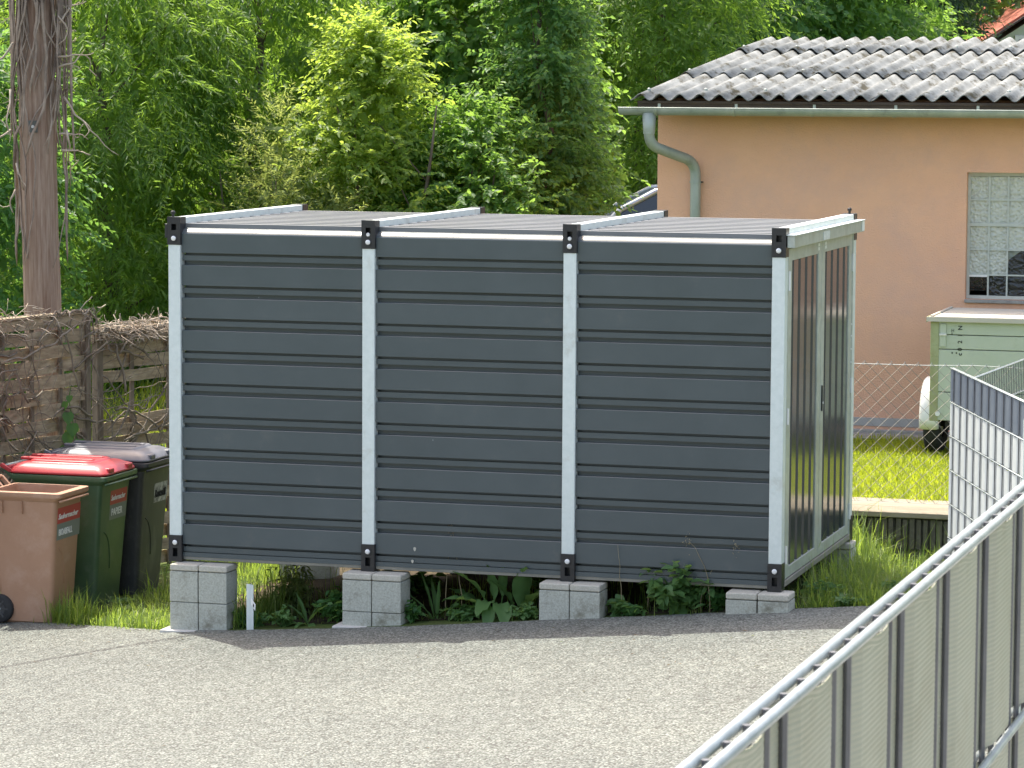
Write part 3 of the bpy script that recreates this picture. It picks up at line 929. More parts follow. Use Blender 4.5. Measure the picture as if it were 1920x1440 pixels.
def bin_(name, label, x, y, z, dep, wid, hgt, bdep, bwid, mbody, lid=None, mrim=None, rz=0.0, handle=None):
    """x,y = middle of the base; the front looks along +X"""
    e = empty(name, (x, y, z), rz, label, 'wheelie bin', 'wheelie bins by the woven fence')
    fx_t, fx_b = dep * .46, dep * .46 - (dep - bdep) * .42
    bx_t, bx_b = fx_t - dep * .90, fx_b - bdep * .90
    hw_t, hw_b = wid * .45, bwid * .45
    rings = []
    lv = [(0.0, 0.0), (0.02, 0.0), (0.30, .3), (0.6, .6), (0.88, .9), (0.94, .95), (1.0, 1.0)]
    for q, (hh, t) in enumerate(lv):
        z_ = hgt * hh * .97
        in_ = 0.02 if q == 0 else 0.0
        if q >= 5: in_ = -0.004
        rings.append(rrect(bx_b + (bx_t - bx_b) * t + in_, fx_b + (fx_t - fx_b) * t - in_, -(hw_b + (hw_t - hw_b) * t) + in_, hw_b + (hw_t - hw_b) * t - in_, .035, z_))
    th = .007
    zt = hgt * .97
    inner = [rrect(bx_t + th, fx_t - th, -hw_t + th, hw_t - th, .03, zt), rrect(bx_b + .03, fx_b - .03, -hw_b + .03, hw_b - .03, .03, .08)]
    MB().loft(rings + inner, True, True).build('body', mbody, e, smooth=False, bevel=0.003, seg=1)
    mr = mrim or mbody
    # flange round the top, double-stepped at the front
    def sag(px, py): return 0.0
    ro = .028
    fl = [rrect(bx_t - .004, fx_t + .004, -hw_t - .004, hw_t + .004, .036, zt - .055), rrect(bx_t - ro + .004, fx_t + ro + .012, -hw_t - ro + .004, hw_t + ro - .004, .04, zt - .030),
          rrect(bx_t - ro, fx_t + ro + .018, -hw_t - ro, hw_t + ro, .03, zt - .022), rrect(bx_t - ro, fx_t + ro + .018, -hw_t - ro, hw_t + ro, .03, zt + .006),
          rrect(bx_t + .004, fx_t - .004, -hw_t + .004, hw_t - .004, .03, zt + .010), rrect(bx_t + .008, fx_t - .008, -hw_t + .008, hw_t - .008, .03, zt - .02)]
    MB().loft(fl, False, False).build('rim', mr, e, bevel=.003, seg=1)
    mb = MB()
    mb.tube([(fx_t + ro + .004, -hw_t - .012, zt - .048), (fx_t + ro + .022, -hw_t + .02, zt - .046), (fx_t + ro + .022, hw_t - .02, zt - .046), (fx_t + ro + .004, hw_t + .012, zt - .048)], .009, 8)
    mb.build('lifting_comb', mr, e, smooth=True)
    # side stiffening ribs under the flange, three per side
    for s in (-1, 1):
        for q in (.2, .5):
            xx = bx_t + (fx_t - bx_t) * q
            MB().box(xx - .003, xx + .003, s * (hw_t + .012) - .012, s * (hw_t + .012) + .012, zt - .14, zt - .055).build('rib', mbody, e)
    # arch moulding on the front, down towards the foot
    mb = MB()
    pts = []
    for i in range(9):
        a = R(8 + 84 * i / 8)
        yy = -hw_b * .75 + hw_b * .75 * math.sin(a)
        zz = hgt * .30 + hgt * .27 * math.cos(a)
        t = zz / (hgt * .97)
        pts.append((fx_b + (fx_t - fx_b) * t + .001, yy * 1.0 - .02, zz))
    mb.tube(pts, .0045, 6)
    mb.build('moulding', mbody, e, smooth=True)
    # handle bar at the back
    hz = zt + (.055 if lid is None else .045)
    hx = bx_t - .10
    mb = MB()
    mb.tube([(hx, -hw_t * .82, hz), (hx, hw_t * .82, hz)], .015, 10)
    mb.build('handle_bar', handle or mbody, e, smooth=True)
    for yy in (-hw_t * .82, -hw_t * .28, hw_t * .28, hw_t * .82):
        MB().bar((bx_t - .02, yy, zt - .03), (hx, yy, hz), .03, .03).build('handle_lug', mbody, e, bevel=.004)
    # axle and wheels
    ax = bx_b - .0
    MB().cyl((ax, -hw_b - .04, .10), (ax, hw_b + .04, .10), .011, 8).build('axle', M['galv'], e)
    for s in (-1, 1):
        yc = s * (hw_b + .012)
        prof = [(.045, -.024), (.088, -.026), (.098, -.018), (.1, 0), (.098, .018), (.088, .026), (.045, .024)]
        rings = [[(ax + rr * math.cos(2 * math.pi * k / 20), yc + yy, .1 + rr * math.sin(2 * math.pi * k / 20)) for k in range(20)] for rr, yy in prof]
        w_ = MB().loft(rings, False, False).build('wheel', M['rubber'], e, smooth=True)
        hub = MB().cyl((ax, yc - .02, .1), (ax, yc + .02, .1), .05, 16)
        for k in range(6):
            a = math.pi * k / 3
            hub.bar((ax + .02 * math.cos(a), yc + s * .022, .1 + .02 * math.sin(a)), (ax + .068 * math.cos(a), yc + s * .022, .1 + .068 * math.sin(a)), .012, .008, up=(0, 1, 0))
        hub.build('hub', M['black_bin'], w_, bevel=.002, seg=1)
    if lid is not None:
        zl = zt + .012
        fo = .036
        rings = [rrect(bx_t - .035, fx_t + fo + .0, -hw_t - .022, hw_t + .022, .05, zl), rrect(bx_t - .037, fx_t + fo + .002, -hw_t - .024, hw_t + .024, .05, zl + .012),
                 rrect(bx_t - .02, fx_t + fo - .02, -hw_t - .002, hw_t + .002, .06, zl + .034, dz=lambda px, py: 0.012 * (1 - ((px - .0) / dep) ** 2)),
                 rrect(bx_t + .03, fx_t - .045, -hw_t * .80, hw_t * .80, .06, zl + .050, dz=lambda px, py: 0.020),
                 rrect(bx_t + .07, fx_t - .10, -hw_t * .72, hw_t * .72, .05, zl + .052, dz=lambda px, py: 0.020),
                 rrect(bx_t + .085, fx_t - .115, -hw_t * .68, hw_t * .68, .05, zl + .068, dz=lambda px, py: 0.020)]
        l_ = MB().loft(rings, True, True).build('lid', lid, e, bevel=.006, seg=2)
        # raised ridges and grip tabs
        for s in (-1, 1):
            MB().box(fx_t - .035, fx_t + .040, s * hw_t * .62 - .045, s * hw_t * .62 + .045, zl + .012, zl + .050).build('grip', lid, l_, bevel=.012)
        for s in (-.33, .33):
            MB().box(bx_t - .02, fx_t - .13, s * hw_t - .022, s * hw_t + .022, zl + .075, zl + .096).build('ridge', lid, l_, bevel=.008)
        MB().tube([(bx_t - .05, -hw_t * .9, zl + .03), (bx_t - .05, hw_t * .9, zl + .03)], .018, 10).build('hinge_tube', lid, l_, smooth=True)
        for s in (-1, 1):
            MB().bar((bx_t - .03, s * hw_t * .9, zl + .01), (hx - .01, s * hw_t * .9, hz + .018), .03, .028).build('hinge_arm', lid, l_, bevel=.005)
    def front(h):
        t = h / (hgt * .97)
        return fx_b + (fx_t - fx_b) * t
    return e, front, hw_t

def front_rot(front):
    sl_ = front(.6) - front(.5)          # per 0.1 m of height
    up = Vector((sl_, 0, .1)).normalized()
    right = Vector((0, 1, 0))
    nrm = right.cross(up)
    return Matrix((right, up, nrm)).transposed(), up

def label_part(e, front, z0, z1, y0, y1, word, zs, size, sx):
    rot, up = front_rot(front)
    zm = z0 + (z1 - z0) * .5
    def pt(h, y, o=.0): return (front(h) + .0015 + o, y, h)
    lb = MB().quad(pt(z0, y0), pt(z0, y1), pt(zm, y1), pt(zm, y0)).build('label', M['label_grey'], e)
    MB().quad(pt(zm, y0), pt(zm, y1), pt(z1, y1), pt(z1, y0)).build('red_field', M['label_red'], lb)
    text_part('lettering', 'Saubermacher', .052, lb, M['label_white'], Vector(pt(zm + .030, y0 + .012, .001)), rot, shear=.35, sx=(y1 - y0 - .02) / .335, bold=.001)
    text_part('lettering', word, size, lb, M['label_white'], Vector(pt(z0 + .03, y0 + .03, .001)), rot, sx=sx, bold=.0012)

zb_ = base_z(-1.25)
e, fr, hw = bin_('wheelie_bin', 'open brown bio waste bin without a lid, nearest the yard', -1.265, .685, zb_ - .005, .545, .485, .93, .42, .40, M['brown_bin'])
label_part(e, fr, .58, .805, -.175, .20, 'BIOABFALL', 0, .062, .72)
# the brown bin's lid folded down at the back
MB().loft([rrect(-.012, .012, -.21, .21, .008, -.26), rrect(-.016, .016, -.22, .22, .01, .14)]).build('lid', M['brown_bin'], e, loc=(-.40, 0, .72), rot=(0, R(6), 0), bevel=.004)

e2, fr, hw = bin_('wheelie_bin', 'green paper waste bin with a closed red lid, between the brown and charcoal bins', -1.285, 1.335, zb_ - .01, .735, .58, .98, .56, .47, M['green_bin'], lid=M['red_lid'], handle=M['zinc'])
label_part(e2, fr, .63, .845, -.08, .21, 'PAPIER', 0, .07, .9)

e3, fr, hw = bin_('wheelie_bin', 'charcoal residual waste bin with grey lid and worn sticker, closest to the container', -1.235, 1.955, zb_ + .0, .735, .58, 1.0, .56, .47, M['black_bin'], lid=M['grey_lid'], handle=M['black_bin'])
rot, up = front_rot(fr)
lb = MB().quad((fr(.66) + .0015, -.02, .66), (fr(.66) + .0015, .215, .66), (fr(.80) + .0015, .215, .80), (fr(.80) + .0015, -.02, .80)).build('label', M['label_worn'], e3)
text_part('lettering', 'Restmüll', .075, lb, M['deep'], Vector((fr(.70) + .003, -.005, .70)), rot, sx=.75, bold=.003)

# ------------------------------------------------------------------ woven fence at the left
def woven_fence(name, label, A, B, z_top, z_bot, seed, rows=17, gaps=(), tilt=None, board=True, battens=4):
    A = Vector((*A, 0)); B = Vector((*B, 0))
    L_ = (B - A).length
    ang = math.atan2(B.y - A.y, B.x - A.x)
    e = empty(name, (A.x, A.y, z_bot), ang, label, 'fence', 'woven fence panels behind the bins')
    rr = random.Random(seed)
    h = z_top - z_bot
    for x in (0.035, L_ - .035):
        MB().box(x - .03, x + .03, -.035, .035, 0, h - .02).build('post', M['oldpost'], e, bevel=.004, seg=1)
    xs = [L_ * (i + 1) / (battens + 1) for i in range(battens)]
    for x in xs:
        MB().box(x - .018, x + .018, -.008, .008, .04, h - .06).build('batten', M['oldpost'], e)
    pitch = (h - .16) / rows
    for i in range(rows):
        z = .06 + pitch * (i + .5)
        if i in gaps: continue
        tz = rr.uniform(-.012, .012)
        hh = pitch * rr.uniform(.80, .98)
        if tilt and i == tilt[0]: tz = tilt[1]
        n = 25
        top = []; bot = []
        ph = math.pi if i % 2 else 0
        for j in range(n):
            x = .05 + (L_ - .10) * j / (n - 1)
            y = .022 * math.cos(math.pi * (battens + 1) * x / L_ + ph) + rr.uniform(-.002, .002)
            zz = z + tz * (j / (n - 1) - .5) * 2
            w = rr.uniform(-.003, .003)
            top.append((x, y + w, zz + hh / 2 + rr.uniform(-.002, .002)))
            bot.append((x, y - w, zz - hh / 2 + rr.uniform(-.002, .002)))
        MB().sheet([bot, top]).build('slat', M['oldwood'], e, solid=.009)
    if board:
        MB().box(.0, L_, -.03, .03, h - .09, h - .01).build('top_board', M['oldwood'], e, bevel=.004, seg=1)
        MB().box(.0, L_, -.04, .04, h - .008, h + .012).build('cap_board', M['oldwood'], e, bevel=.003, seg=1)
    return e

zf = base_z(-1.8) - .02
P1 = (-1.736, 2.70)
woven_fence('woven_fence', 'woven fence panel with gaps and a slipped slat, between corner post and container', (-1.74, 2.76), (-.92, 4.40), 1.27, zf, 5, gaps=(13, 12, 8), tilt=(11, .09), board=True)
woven_fence('woven_fence', 'grey woven lamella fence panel overgrown with dead vines, behind the green and brown bins', (-2.125, 1.02), (-1.745, 2.66), 1.41, zf, 9)
woven_fence('woven_fence', 'woven lamella fence panel running out of the left edge of the photo', (-2.52, -.66), (-2.135, .98), 1.40, zf - .04, 12)

# ------------------------------------------------------------------ utility pole and vines
def pole():
    e = empty('utility_pole', (-2.27, 3.02, -.6), 0, 'weathered brown wooden utility pole behind the woven fence', 'utility pole')
    pts = []; rad = []
    for i in range(22):
        t = i / 21
        z = 9.0 * t
        pts.append((.015 * math.sin(z * 1.3) - .004 * z, .012 * math.cos(z * .9), z))
        rad.append((.147 - .028 * t) * (1 + .015 * math.sin(z * 7)))
    MB().tube(pts, rad, 20).build('shaft', M['pole'], e, smooth=True)
    MB().box(-.040, .035, -.152, -.140, 3.33, 3.42).build('plate', pm('grey_tag', (.10, .11, .10), .6), e, bevel=.004)
    MB().tube([(0, -.152, 3.375), (0, -.158, 3.375)], .012, 8).build('plate_bolt', M['bolt'], e)
    MB().tube([(0, 0, 9.0), (0, 0, 9.05)], [.125, .1], 20).build('cap', M['zinc'], e)
    return e
pole()

def wander(rr, p, d, n, step, turn, grav=0.0, clamp=None):
    p = Vector(p); d = Vector(d).normalized()
    pts = [p.copy()]
    for i in range(n):
        d = (d + Vector((rr.gauss(0, turn), rr.gauss(0, turn), rr.gauss(0, turn))) + Vector((0, 0, grav))).normalized()
        p = p + d * step
        if clamp: p = clamp(p)
        pts.append(p.copy())
    return pts

def pole_vines():
    rr = random.Random(21)
    mb = MB(); mt = MB()
    cx, cy = -2.27, 3.02
    def hug(p):
        v = Vector((p.x - cx + .004 * (p.z + .6), p.y - cy, 0))
        r_ = v.length
        q = .147 + .01
        if r_ < q and r_ > 1e-4: v = v / r_ * q
        elif r_ > q + .05: v = v / r_ * (q + .05 - .01)
        return Vector((cx - .004 * (p.z + .6) + v.x, cy + v.y, p.z))
    for i in range(80):
        a = rr.uniform(0, 6.28)
        z = rr.uniform(2.3, 3.8) if i > 8 else 1.6
        r_ = rr.uniform(.004, .011)
        pts = wander(rr, (cx + .16 * math.cos(a), cy + .16 * math.sin(a), 5.2), (0, 0, -1), int((5.2 - z) / .1), .1, .16, -.2, hug)
        mb.tube(pts, [r_] * (len(pts) - 1) + [.002], 5)
    # thick stems hanging free at both sides
    for sx, z, rad in ((-.21, 2.6, .022), (-.18, 2.95, .02), (.20, 2.5, .025), (.235, 2.9, .02), (.19, 3.1, .024)):
        pts = wander(rr, (cx + sx * .96, cy + sx * .28 - .04, 5.2), (0, 0, -1), int((5.2 - z) / .09), .09, .09, -.3)
        pts = [Vector((p.x * .35 + (cx + sx) * .65, p.y * .3 + (cy - .03) * .7, p.z)) for p in pts]
        mb.tube(pts, [rad * (1 - .75 * i / len(pts)) for i in range(len(pts))], 6)
        for q in range(60):
            b = pts[rr.randrange(8, len(pts))]
            mt.tube(wander(rr, b, (rr.gauss(0, 1), rr.gauss(0, 1), rr.uniform(-1, .3)), 3, rr.uniform(.015, .035), .5), .0025, 3)
    # pale twigs sticking out
    tw = [(.17, 3.30, .55, .20, .26), (.18, 3.22, .38, .18, .2), (.18, 2.72, .3, .08, .18), (.2, 2.60, .18, -.02, .2), (-.18, 3.05, -.40, -.55, .34), (-.18, 2.75, -.3, -.5, .3), (-.16, 3.4, -.4, -.45, .4), (.18, 3.6, .35, -.45, .25), (.19, 3.55, .3, .3, .22), (-.15, 2.3, -.2, -.4, .16), (.22, 3.0, .25, -.5, .5), (.24, 2.75, .22, -.5, .4), (-.14, 2.50, .06, -.55, .25)]
    for sx, z, dx, dz, ln in tw:
        pts = wander(rr, (cx + sx * .96, cy + sx * .28 - .12, z), (dx * .96, dx * .28 - .05, dz), 8, ln / 6, .25)
        mt.tube(pts, [.009 - .0008 * i for i in range(len(pts))], 5)
        for q in range(2):
            b = pts[rr.randrange(3, len(pts))]
            mt.tube(wander(rr, b, (dx, .1, rr.uniform(-1, 1)), 3, .03, .4), .0035, 4)
    o = mb.build('dead_ivy', M['vine_pole'], smooth=True)
    tag(o, 'dead ivy stems clinging to the wooden utility pole', 'dead ivy', kind='stuff')
    t = mt.build('twigs', M['vine'], o, smooth=True)
    t['kind'] = 'stuff'
pole_vines()

def fence_vines():
    rr = random.Random(33)
    mb = MB(); mt = MB()
    A = Vector((-2.3, .3, 0)); B = Vector(P1 + (0,)); Cc = Vector((-1.25, 3.75, 0))
    def on(s):
        return A.lerp(B, s) if s <= 1 else B.lerp(Cc, s - 1)
    nrm = Vector((.93, -.3, 0))
    # tangle over the left panel, thin over the right one
    for i in range(520):
        s = rr.uniform(-.6, 1.05) if i < 430 else rr.uniform(1, 2)
        b = on(s)
        z = rr.uniform(.1, 1.4) if s < 1 else rr.uniform(.2, 1.25)
        dirv = (B - A).normalized() * rr.gauss(0, 1) + Vector((0, 0, rr.gauss(0, .8)))
        off = rr.uniform(.03, .10)
        p0 = (b.x + nrm.x * off, b.y + nrm.y * off, z)
        n = rr.randrange(6, 18)
        pts = wander(rr, p0, dirv, n, rr.uniform(.035, .07), .22)
        pl_ = (B - A).normalized() if s <= 1 else (Cc - B).normalized()
        out = []
        for p in pts:                       # keep close to the face of the fence
            rel = p - b
            along = rel.dot(pl_)
            c = b + pl_ * along
            zz = min(max(p.z, 0), (1.43 if s <= 1 and along <= (B - b).length + .02 else 1.27) + rr.uniform(-.03, .02))
            out.append(Vector((c.x + nrm.x * off + (p.x - c.x - nrm.x * off) * .12, c.y + nrm.y * off + (p.y - c.y - nrm.y * off) * .12, zz)))
        r_ = rr.choice([.0015, .002, .002, .003, .003, .004, .006, .009])
        mb.tube(out, [r_] * (len(out) - 1) + [r_ * .4], 4)
    # straw-like litter lying along the top
    for i in range(1500):
        s = rr.uniform(-.1, 1.0) if i < 560 else rr.uniform(1.04, 2.0)
        b = on(s)
        zt = (1.42 if s < 1 else 1.27)
        if s < 1 and s > .62 and rr.random() < .75: continue
        z = zt + rr.uniform(-.10, .05) * (1.0 if s < 1 else .9)
        p0 = (b.x + rr.uniform(-.08, .10), b.y + rr.uniform(-.08, .08), z)
        d = (rr.gauss(0, 1), rr.gauss(0, 1.3), rr.gauss(-.1, .35))
        mt.tube(wander(rr, p0, d, 4, rr.uniform(.015, .05), .3, -.05), rr.choice([.0015, .002, .003, .004]), 3)
    o = mb.build('dead_creeper', M['vine_dark'], smooth=True)
    tag(o, 'tangle of dead creeper stems over the woven fence', 'creeper', kind='stuff')
    t = mt.build('dry_litter', M['vine'], o, smooth=True)
    t['kind'] = 'stuff'
fence_vines()

def broad_leaf(L, W, curl=0.25, heart=False, n=6, wave=0.0, seed=0):
    """a single leaf with a midrib fold, lying along +X, base at the origin"""
    rr = random.Random(seed)
    rows = []
    for i in range(n + 1):
        t = i / n
        if heart: w = W * (math.sin(math.pi * min(1, t * .9 + .18)) ** .7) * (1 if t < 1 else 0)
        else: w = W * math.sin(math.pi * (t * .94 + .04)) ** .75
        if i == n: w = 0.002
        x = L * t
        z = -curl * L * t * t
        a = wave * math.sin(i * 2.4 + seed)
        rows.append([(x, -w / 2, z + w * .16 + a), (x, -w / 4, z + w * .10 - a * .5), (x, 0, z), (x, w / 4, z + w * .10 + a * .5), (x, w / 2, z + w * .16 - a)])
    return MB().sheet(rows)

def bindweed():
    e = empty('climbing_plant', (-1.70, 2.33, .42), 0, 'green climbing shoot with heart-shaped leaves on the woven fence above the bins', 'climbing plant')
    pts = [(0, 0, -.1), (.0, .01, .08), (-.03, .02, .2), (-.06, .02, .36), (-.05, .03, .45)]
    MB().tube(pts, .004, 5).build('stem', M['dock'], e, smooth=True)
    for i, (dx, z, s, yaw, pitch) in enumerate([(-.02, .40, .06, -80, 50), (-.05, .355, .07, -100, 60), (-.04, .275, .10, -60, 55), (.0, .195, .11, -70, 60), (-.02, .13, .12, -95, 60), (.05, .08, .10, -60, 50), (-.05, .03, .12, -100, 65)]):
        o = broad_leaf(s, s * .85, .2, True).build('leaf', M['leaf_ivy'], e, loc=(dx, -.05, z), rot=(0, R(pitch), R(yaw)), smooth=True)
bindweed()

# ------------------------------------------------------------------ plants by the container
def basal_plant(name, label, loc, leaves, cat='plant', mat='dock', stemw=.004):
    e = empty(name, loc, 0, label, cat)
    for i, (yaw, pitch, L_, W_, off, curl) in enumerate(leaves):
        o = broad_leaf(L_, W_, curl, wave=W_ * .13, seed=i, n=8).build('leaf', M[mat], e, loc=(off[0], off[1], off[2]), rot=(0, -R(pitch), R(yaw)), smooth=True)
        if off[2] > .02:
            MB().tube([(off[0] * .3, off[1] * .3, -.01), (off[0] * .8, off[1] * .8, off[2] * .6), off], stemw, 5).build('stalk', M[mat], e)
    return e

g = base_z
basal_plant('dock_plant', 'broad-leaved dock plant with crinkled leaves under the middle bay of the container', (2.19, .12, g(2.19)), [
    (-150, 70, .26, .12, (-.07, 0, .10), .5), (-110, 82, .24, .075, (.0, -.02, .12), .2), (-70, 84, .22, .06, (.05, 0, .14), .15), (-60, 78, .30, .13, (.17, .0, .08), .25), (-30, 62, .24, .11, (.2, .0, .06), .5),
    (-160, 35, .22, .13, (-.08, -.05, .08), .5), (-95, 25, .18, .11, (-.02, -.05, .10), .8), (-60, 10, .17, .12, (.05, -.08, .10), .9), (-80, -10, .15, .085, (.0, -.12, .09), .9), (-20, 20, .20, .06, (.22, -.03, .05), .7),
    (-175, 20, .2, .09, (-.15, -.03, .05), .6), (-130, 60, .25, .09, (.1, .05, .08), .3), (170, 50, .22, .1, (-.12, .02, .05), .4)])
basal_plant('strap_plant', 'rosette of long strap leaves right of the second concrete pier', (1.80, .10, g(1.8)), [
    (180, 55, .30, .03, (-.02, 0, .0), .3), (200, 28, .27, .035, (-.02, 0, .0), .35), (160, 75, .32, .026, (-.01, 0, 0), .1), (-60, 84, .27, .026, (.01, 0, 0), .1), (10, 50, .34, .034, (.02, 0, 0), .15), (-150, 40, .2, .03, (0, -.02, 0), .4), (30, 30, .25, .032, (.02, 0, 0), .4), (120, 65, .3, .028, (0, 0.02, 0), .2)])
basal_plant('plantain_rosette', 'small arching strap-leaved rosette between the stake and the second pier', (.93, .08, g(.93)), [
    (180, 60, .20, .03, (0, 0, 0), .4), (150, 70, .22, .03, (0, 0, 0), .2), (-20, 55, .24, .035, (0, 0, 0), .3), (20, 65, .24, .03, (0, 0, 0), .25), (-100, 25, .14, .04, (0, -.02, 0), .5), (-60, 20, .15, .05, (0.02, -.02, 0), .5), (-140, 20, .14, .05, (-0.02, -.02, 0), .5)])

def bushy(name, label, loc, w, h, n, L, W, mat, seed, stems=7, hexa=True, droop=.1):
    r_ = np.random.default_rng(seed)
    rr = random.Random(seed)
    e = empty(name, loc, 0, label, 'plant')
    mb = MB()
    tips = []
    for i in range(stems):
        a = rr.uniform(0, 6.28); q = rr.uniform(.1, 1) * w
        t = Vector((q * math.cos(a), q * math.sin(a) * .7, h * rr.uniform(.55, 1.0) * (1 - .3 * q / w)))
        mb.tube([(0.2 * t.x, .2 * t.y, 0), (t.x * .55, t.y * .55, t.z * .5), t], [.005, .004, .002], 5)
        tips.append(t)
    mb.build('stem', M[mat], e, smooth=True)
    k = n
    ti = r_.integers(0, stems, k)
    T_ = np.array([tuple(t) for t in tips])[ti]
    f = 1 - .75 * r_.random(k) ** 1.6
    P = T_ * f[:, None] + r_.normal(size=(k, 3)) * np.array([w * .16, w * .14, h * .09])
    P[:, 2] = np.clip(P[:, 2], .01, None)
    A = unit(r_.normal(size=(k, 3)) * np.array([1, 1, .35]) + np.array([0, -.3, -droop]))
    N = unit(np.array([0, -.35, 1.0]) + r_.normal(size=(k, 3)) * .35)
    V, T = leaf_arrays(P, A, N, L * (.6 + .8 * r_.random(k)), W * (.6 + .8 * r_.random(k)), hexa=hexa)
    o = link('foliage', raw_mesh('foliage', V, T, M[mat]), e)
    o['kind'] = 'stuff'
    return e

bushy('cranesbill', 'bright green bushy cranesbill growing under the right bay of the container', (3.40, .06, g(3.4)), .20, .34, 420, .075, .045, 'dock', 3, 12)
bushy('cranesbill', 'small green seedling clump just right of the low third pier', (3.02, .02, g(3.0)), .09, .14, 70, .05, .035, 'dock', 4, 5)
bushy('mugwort', 'feathery mugwort plant behind the metal stake', (.70, .45, g(.70)), .14, .40, 420, .07, .014, 'leaf_feather', 5, 11, hexa=False, droop=.4)
bushy('ground_elder', 'low leafy plant in front of the second pier on its left', (1.12, .16, g(1.12)), .16, .22, 260, .05, .035, 'leaf_hedge', 6, 9)
bushy('ground_elder', 'low leafy clump at the right foot of the tall left pier', (.52, .03, g(.5)), .12, .12, 180, .045, .03, 'leaf_hedge', 7, 8)
bushy('chickweed', 'low spreading weeds left of the dock plant', (2.0, .03, g(2.0)), .14, .10, 200, .04, .028, 'dock', 8, 9)
bushy('ground_elder', 'low leafy clump at the right foot of the second pier', (1.68, .0, g(1.68)), .07, .16, 90, .04, .03, 'leaf_hedge', 9, 6)
bushy('chickweed', 'dark low weeds under the right bay, left of the last pier', (3.66, .10, g(3.66)), .10, .14, 130, .045, .03, 'leaf_hedge', 10, 7)
bushy('ivy_clump', 'shaded ivy clump beside the back pier under the container', (1.15, 1.3, g(1.15)), .3, .16, 260, .07, .05, 'leaf_ivy', 14, 12)
bushy('ivy_clump', 'shaded ivy clump deep under the middle of the container', (2.2, 1.5, g(2.2)), .5, .3, 500, .07, .05, 'leaf_ivy', 15, 12)
bushy('ivy_clump', 'shaded ivy clump deep under the right bay of the container', (3.2, 1.2, g(3.2)), .45, .22, 400, .07, .05, 'leaf_ivy', 16, 12)
bushy('chickweed', 'small leafy weed between the green bin and the tall left pier', (-.75, 1.02, g(-.75)), .09, .10, 80, .04, .03, 'dock', 17, 6)

for (x, y, w, h, n, mt, lab) in ((2.42, .02, .12, .10, 120, 'dock', 'low weeds at the left foot of the third pier'), (3.12, .0, .10, .10, 90, 'leaf_hedge', 'low dark weeds left of the bushy cranesbill'), (.80, .0, .10, .12, 120, 'dock', 'small leafy weeds right of the metal stake'), (4.45, .2, .10, .07, 90, 'dock', 'small weeds at the edge of the long grass by the last pier'), (4.25, .55, .16, .14, 150, 'leaf_hedge', 'broad-leaved weeds in the long grass beside the doors'), (4.7, .55, .18, .12, 150, 'dock', 'broad-leaved weeds in the long grass near the mesh fence'), (2.62, .35, .2, .25, 200, 'leaf_hedge', 'shaded leafy weeds behind the third pier')):
    bushy('weed_clump', lab, (x, y, ground_z(x, y)), w, h, n, .04, .027, mt, int(x * 50) + 200, 8)

def dry_stalks():
    rr = random.Random(5)
    for (x, y, h, lx, lab) in ((1.86, .1, .62, .05, 'thin dry grass stalk above the strap leaves'), (1.98, .08, .58, -.06, 'pale dry grass stalk left of the dock plant'), (3.62, .03, .55, -.14, 'thin bent grass stalk right of the bushy cranesbill'), (3.55, .05, .50, .22, 'arching grass stalk with a seed head near the right pier'), (3.05, .02, .45, -.03, 'thin grass stalk above the third pier'), (3.20, .1, .30, .04, 'crooked dead twig left of the bushy cranesbill')):
        e = empty('grass_stalk', (x, y, g(x)), 0, lab, 'grass stalk')
        pts = [(lx * t ** 2 + rr.uniform(-.006, .006), -.02 * t, h * (t - .18 * t ** 3 * (abs(lx) > .1))) for t in [i / 7 for i in range(8)]]
        MB().tube(pts, [.003 - .0003 * i for i in range(8)], 5).build('stem', M['stalk'], e, smooth=True)
        if h > .48:
            n = 24
            r_ = np.random.default_rng(int(x * 100))
            P = np.array([pts[-1]]) + r_.normal(size=(n, 3)) * np.array([.012, .01, .03])
            V, T = leaf_arrays(P, r_.normal(size=(n, 3)), r_.normal(size=(n, 3)), np.full(n, .016), np.full(n, .005))
            o = link('seed_head', raw_mesh('seed_head', V, T, M['stalk']), e)
dry_stalks()

# ------------------------------------------------------------------ loose bits on the yard
def litter():
    r_ = np.random.default_rng(91)
    n = 90
    x = r_.uniform(-1.5, 5.2, n); y = np.where(r_.random(n) < .6, r_.uniform(-1.6, -.15, n), r_.uniform(-5.5, -.2, n))
    P = np.stack([x, y, np.array([base_z(a) + .013 for a in x])], 1)
    A = unit(np.stack([r_.normal(size=n), r_.normal(size=n), r_.normal(size=n) * .12], 1))
    V, T = leaf_arrays(P, A, np.tile([0, 0, 1.0], (n, 1)) + r_.normal(size=(n, 3)) * .25, r_.uniform(.012, .045, n), r_.uniform(.006, .022, n), droop=.0)
    V[:, 2] = np.maximum(V[:, 2], np.array([base_z(a) + .009 for a in V[:, 0]]))
    o = link('leaf_litter', raw_mesh('leaf_litter', V, T, leafmat('dry_leaf', [(0, (.06, .045, .025)), (.7, (.14, .10, .05)), (1, (.10, .14, .04))], (.1, .08, .03), .15)))
    tag(o, 'scattered dry leaf bits on the asphalt yard', kind='stuff')
litter()

# ------------------------------------------------------------------ grass
def scatter(n, region, r_):
    """region: function (u,v)->(x,y)"""
    u = r_.random(n); v = r_.random(n)
    x, y = region(u, v)
    return x, y

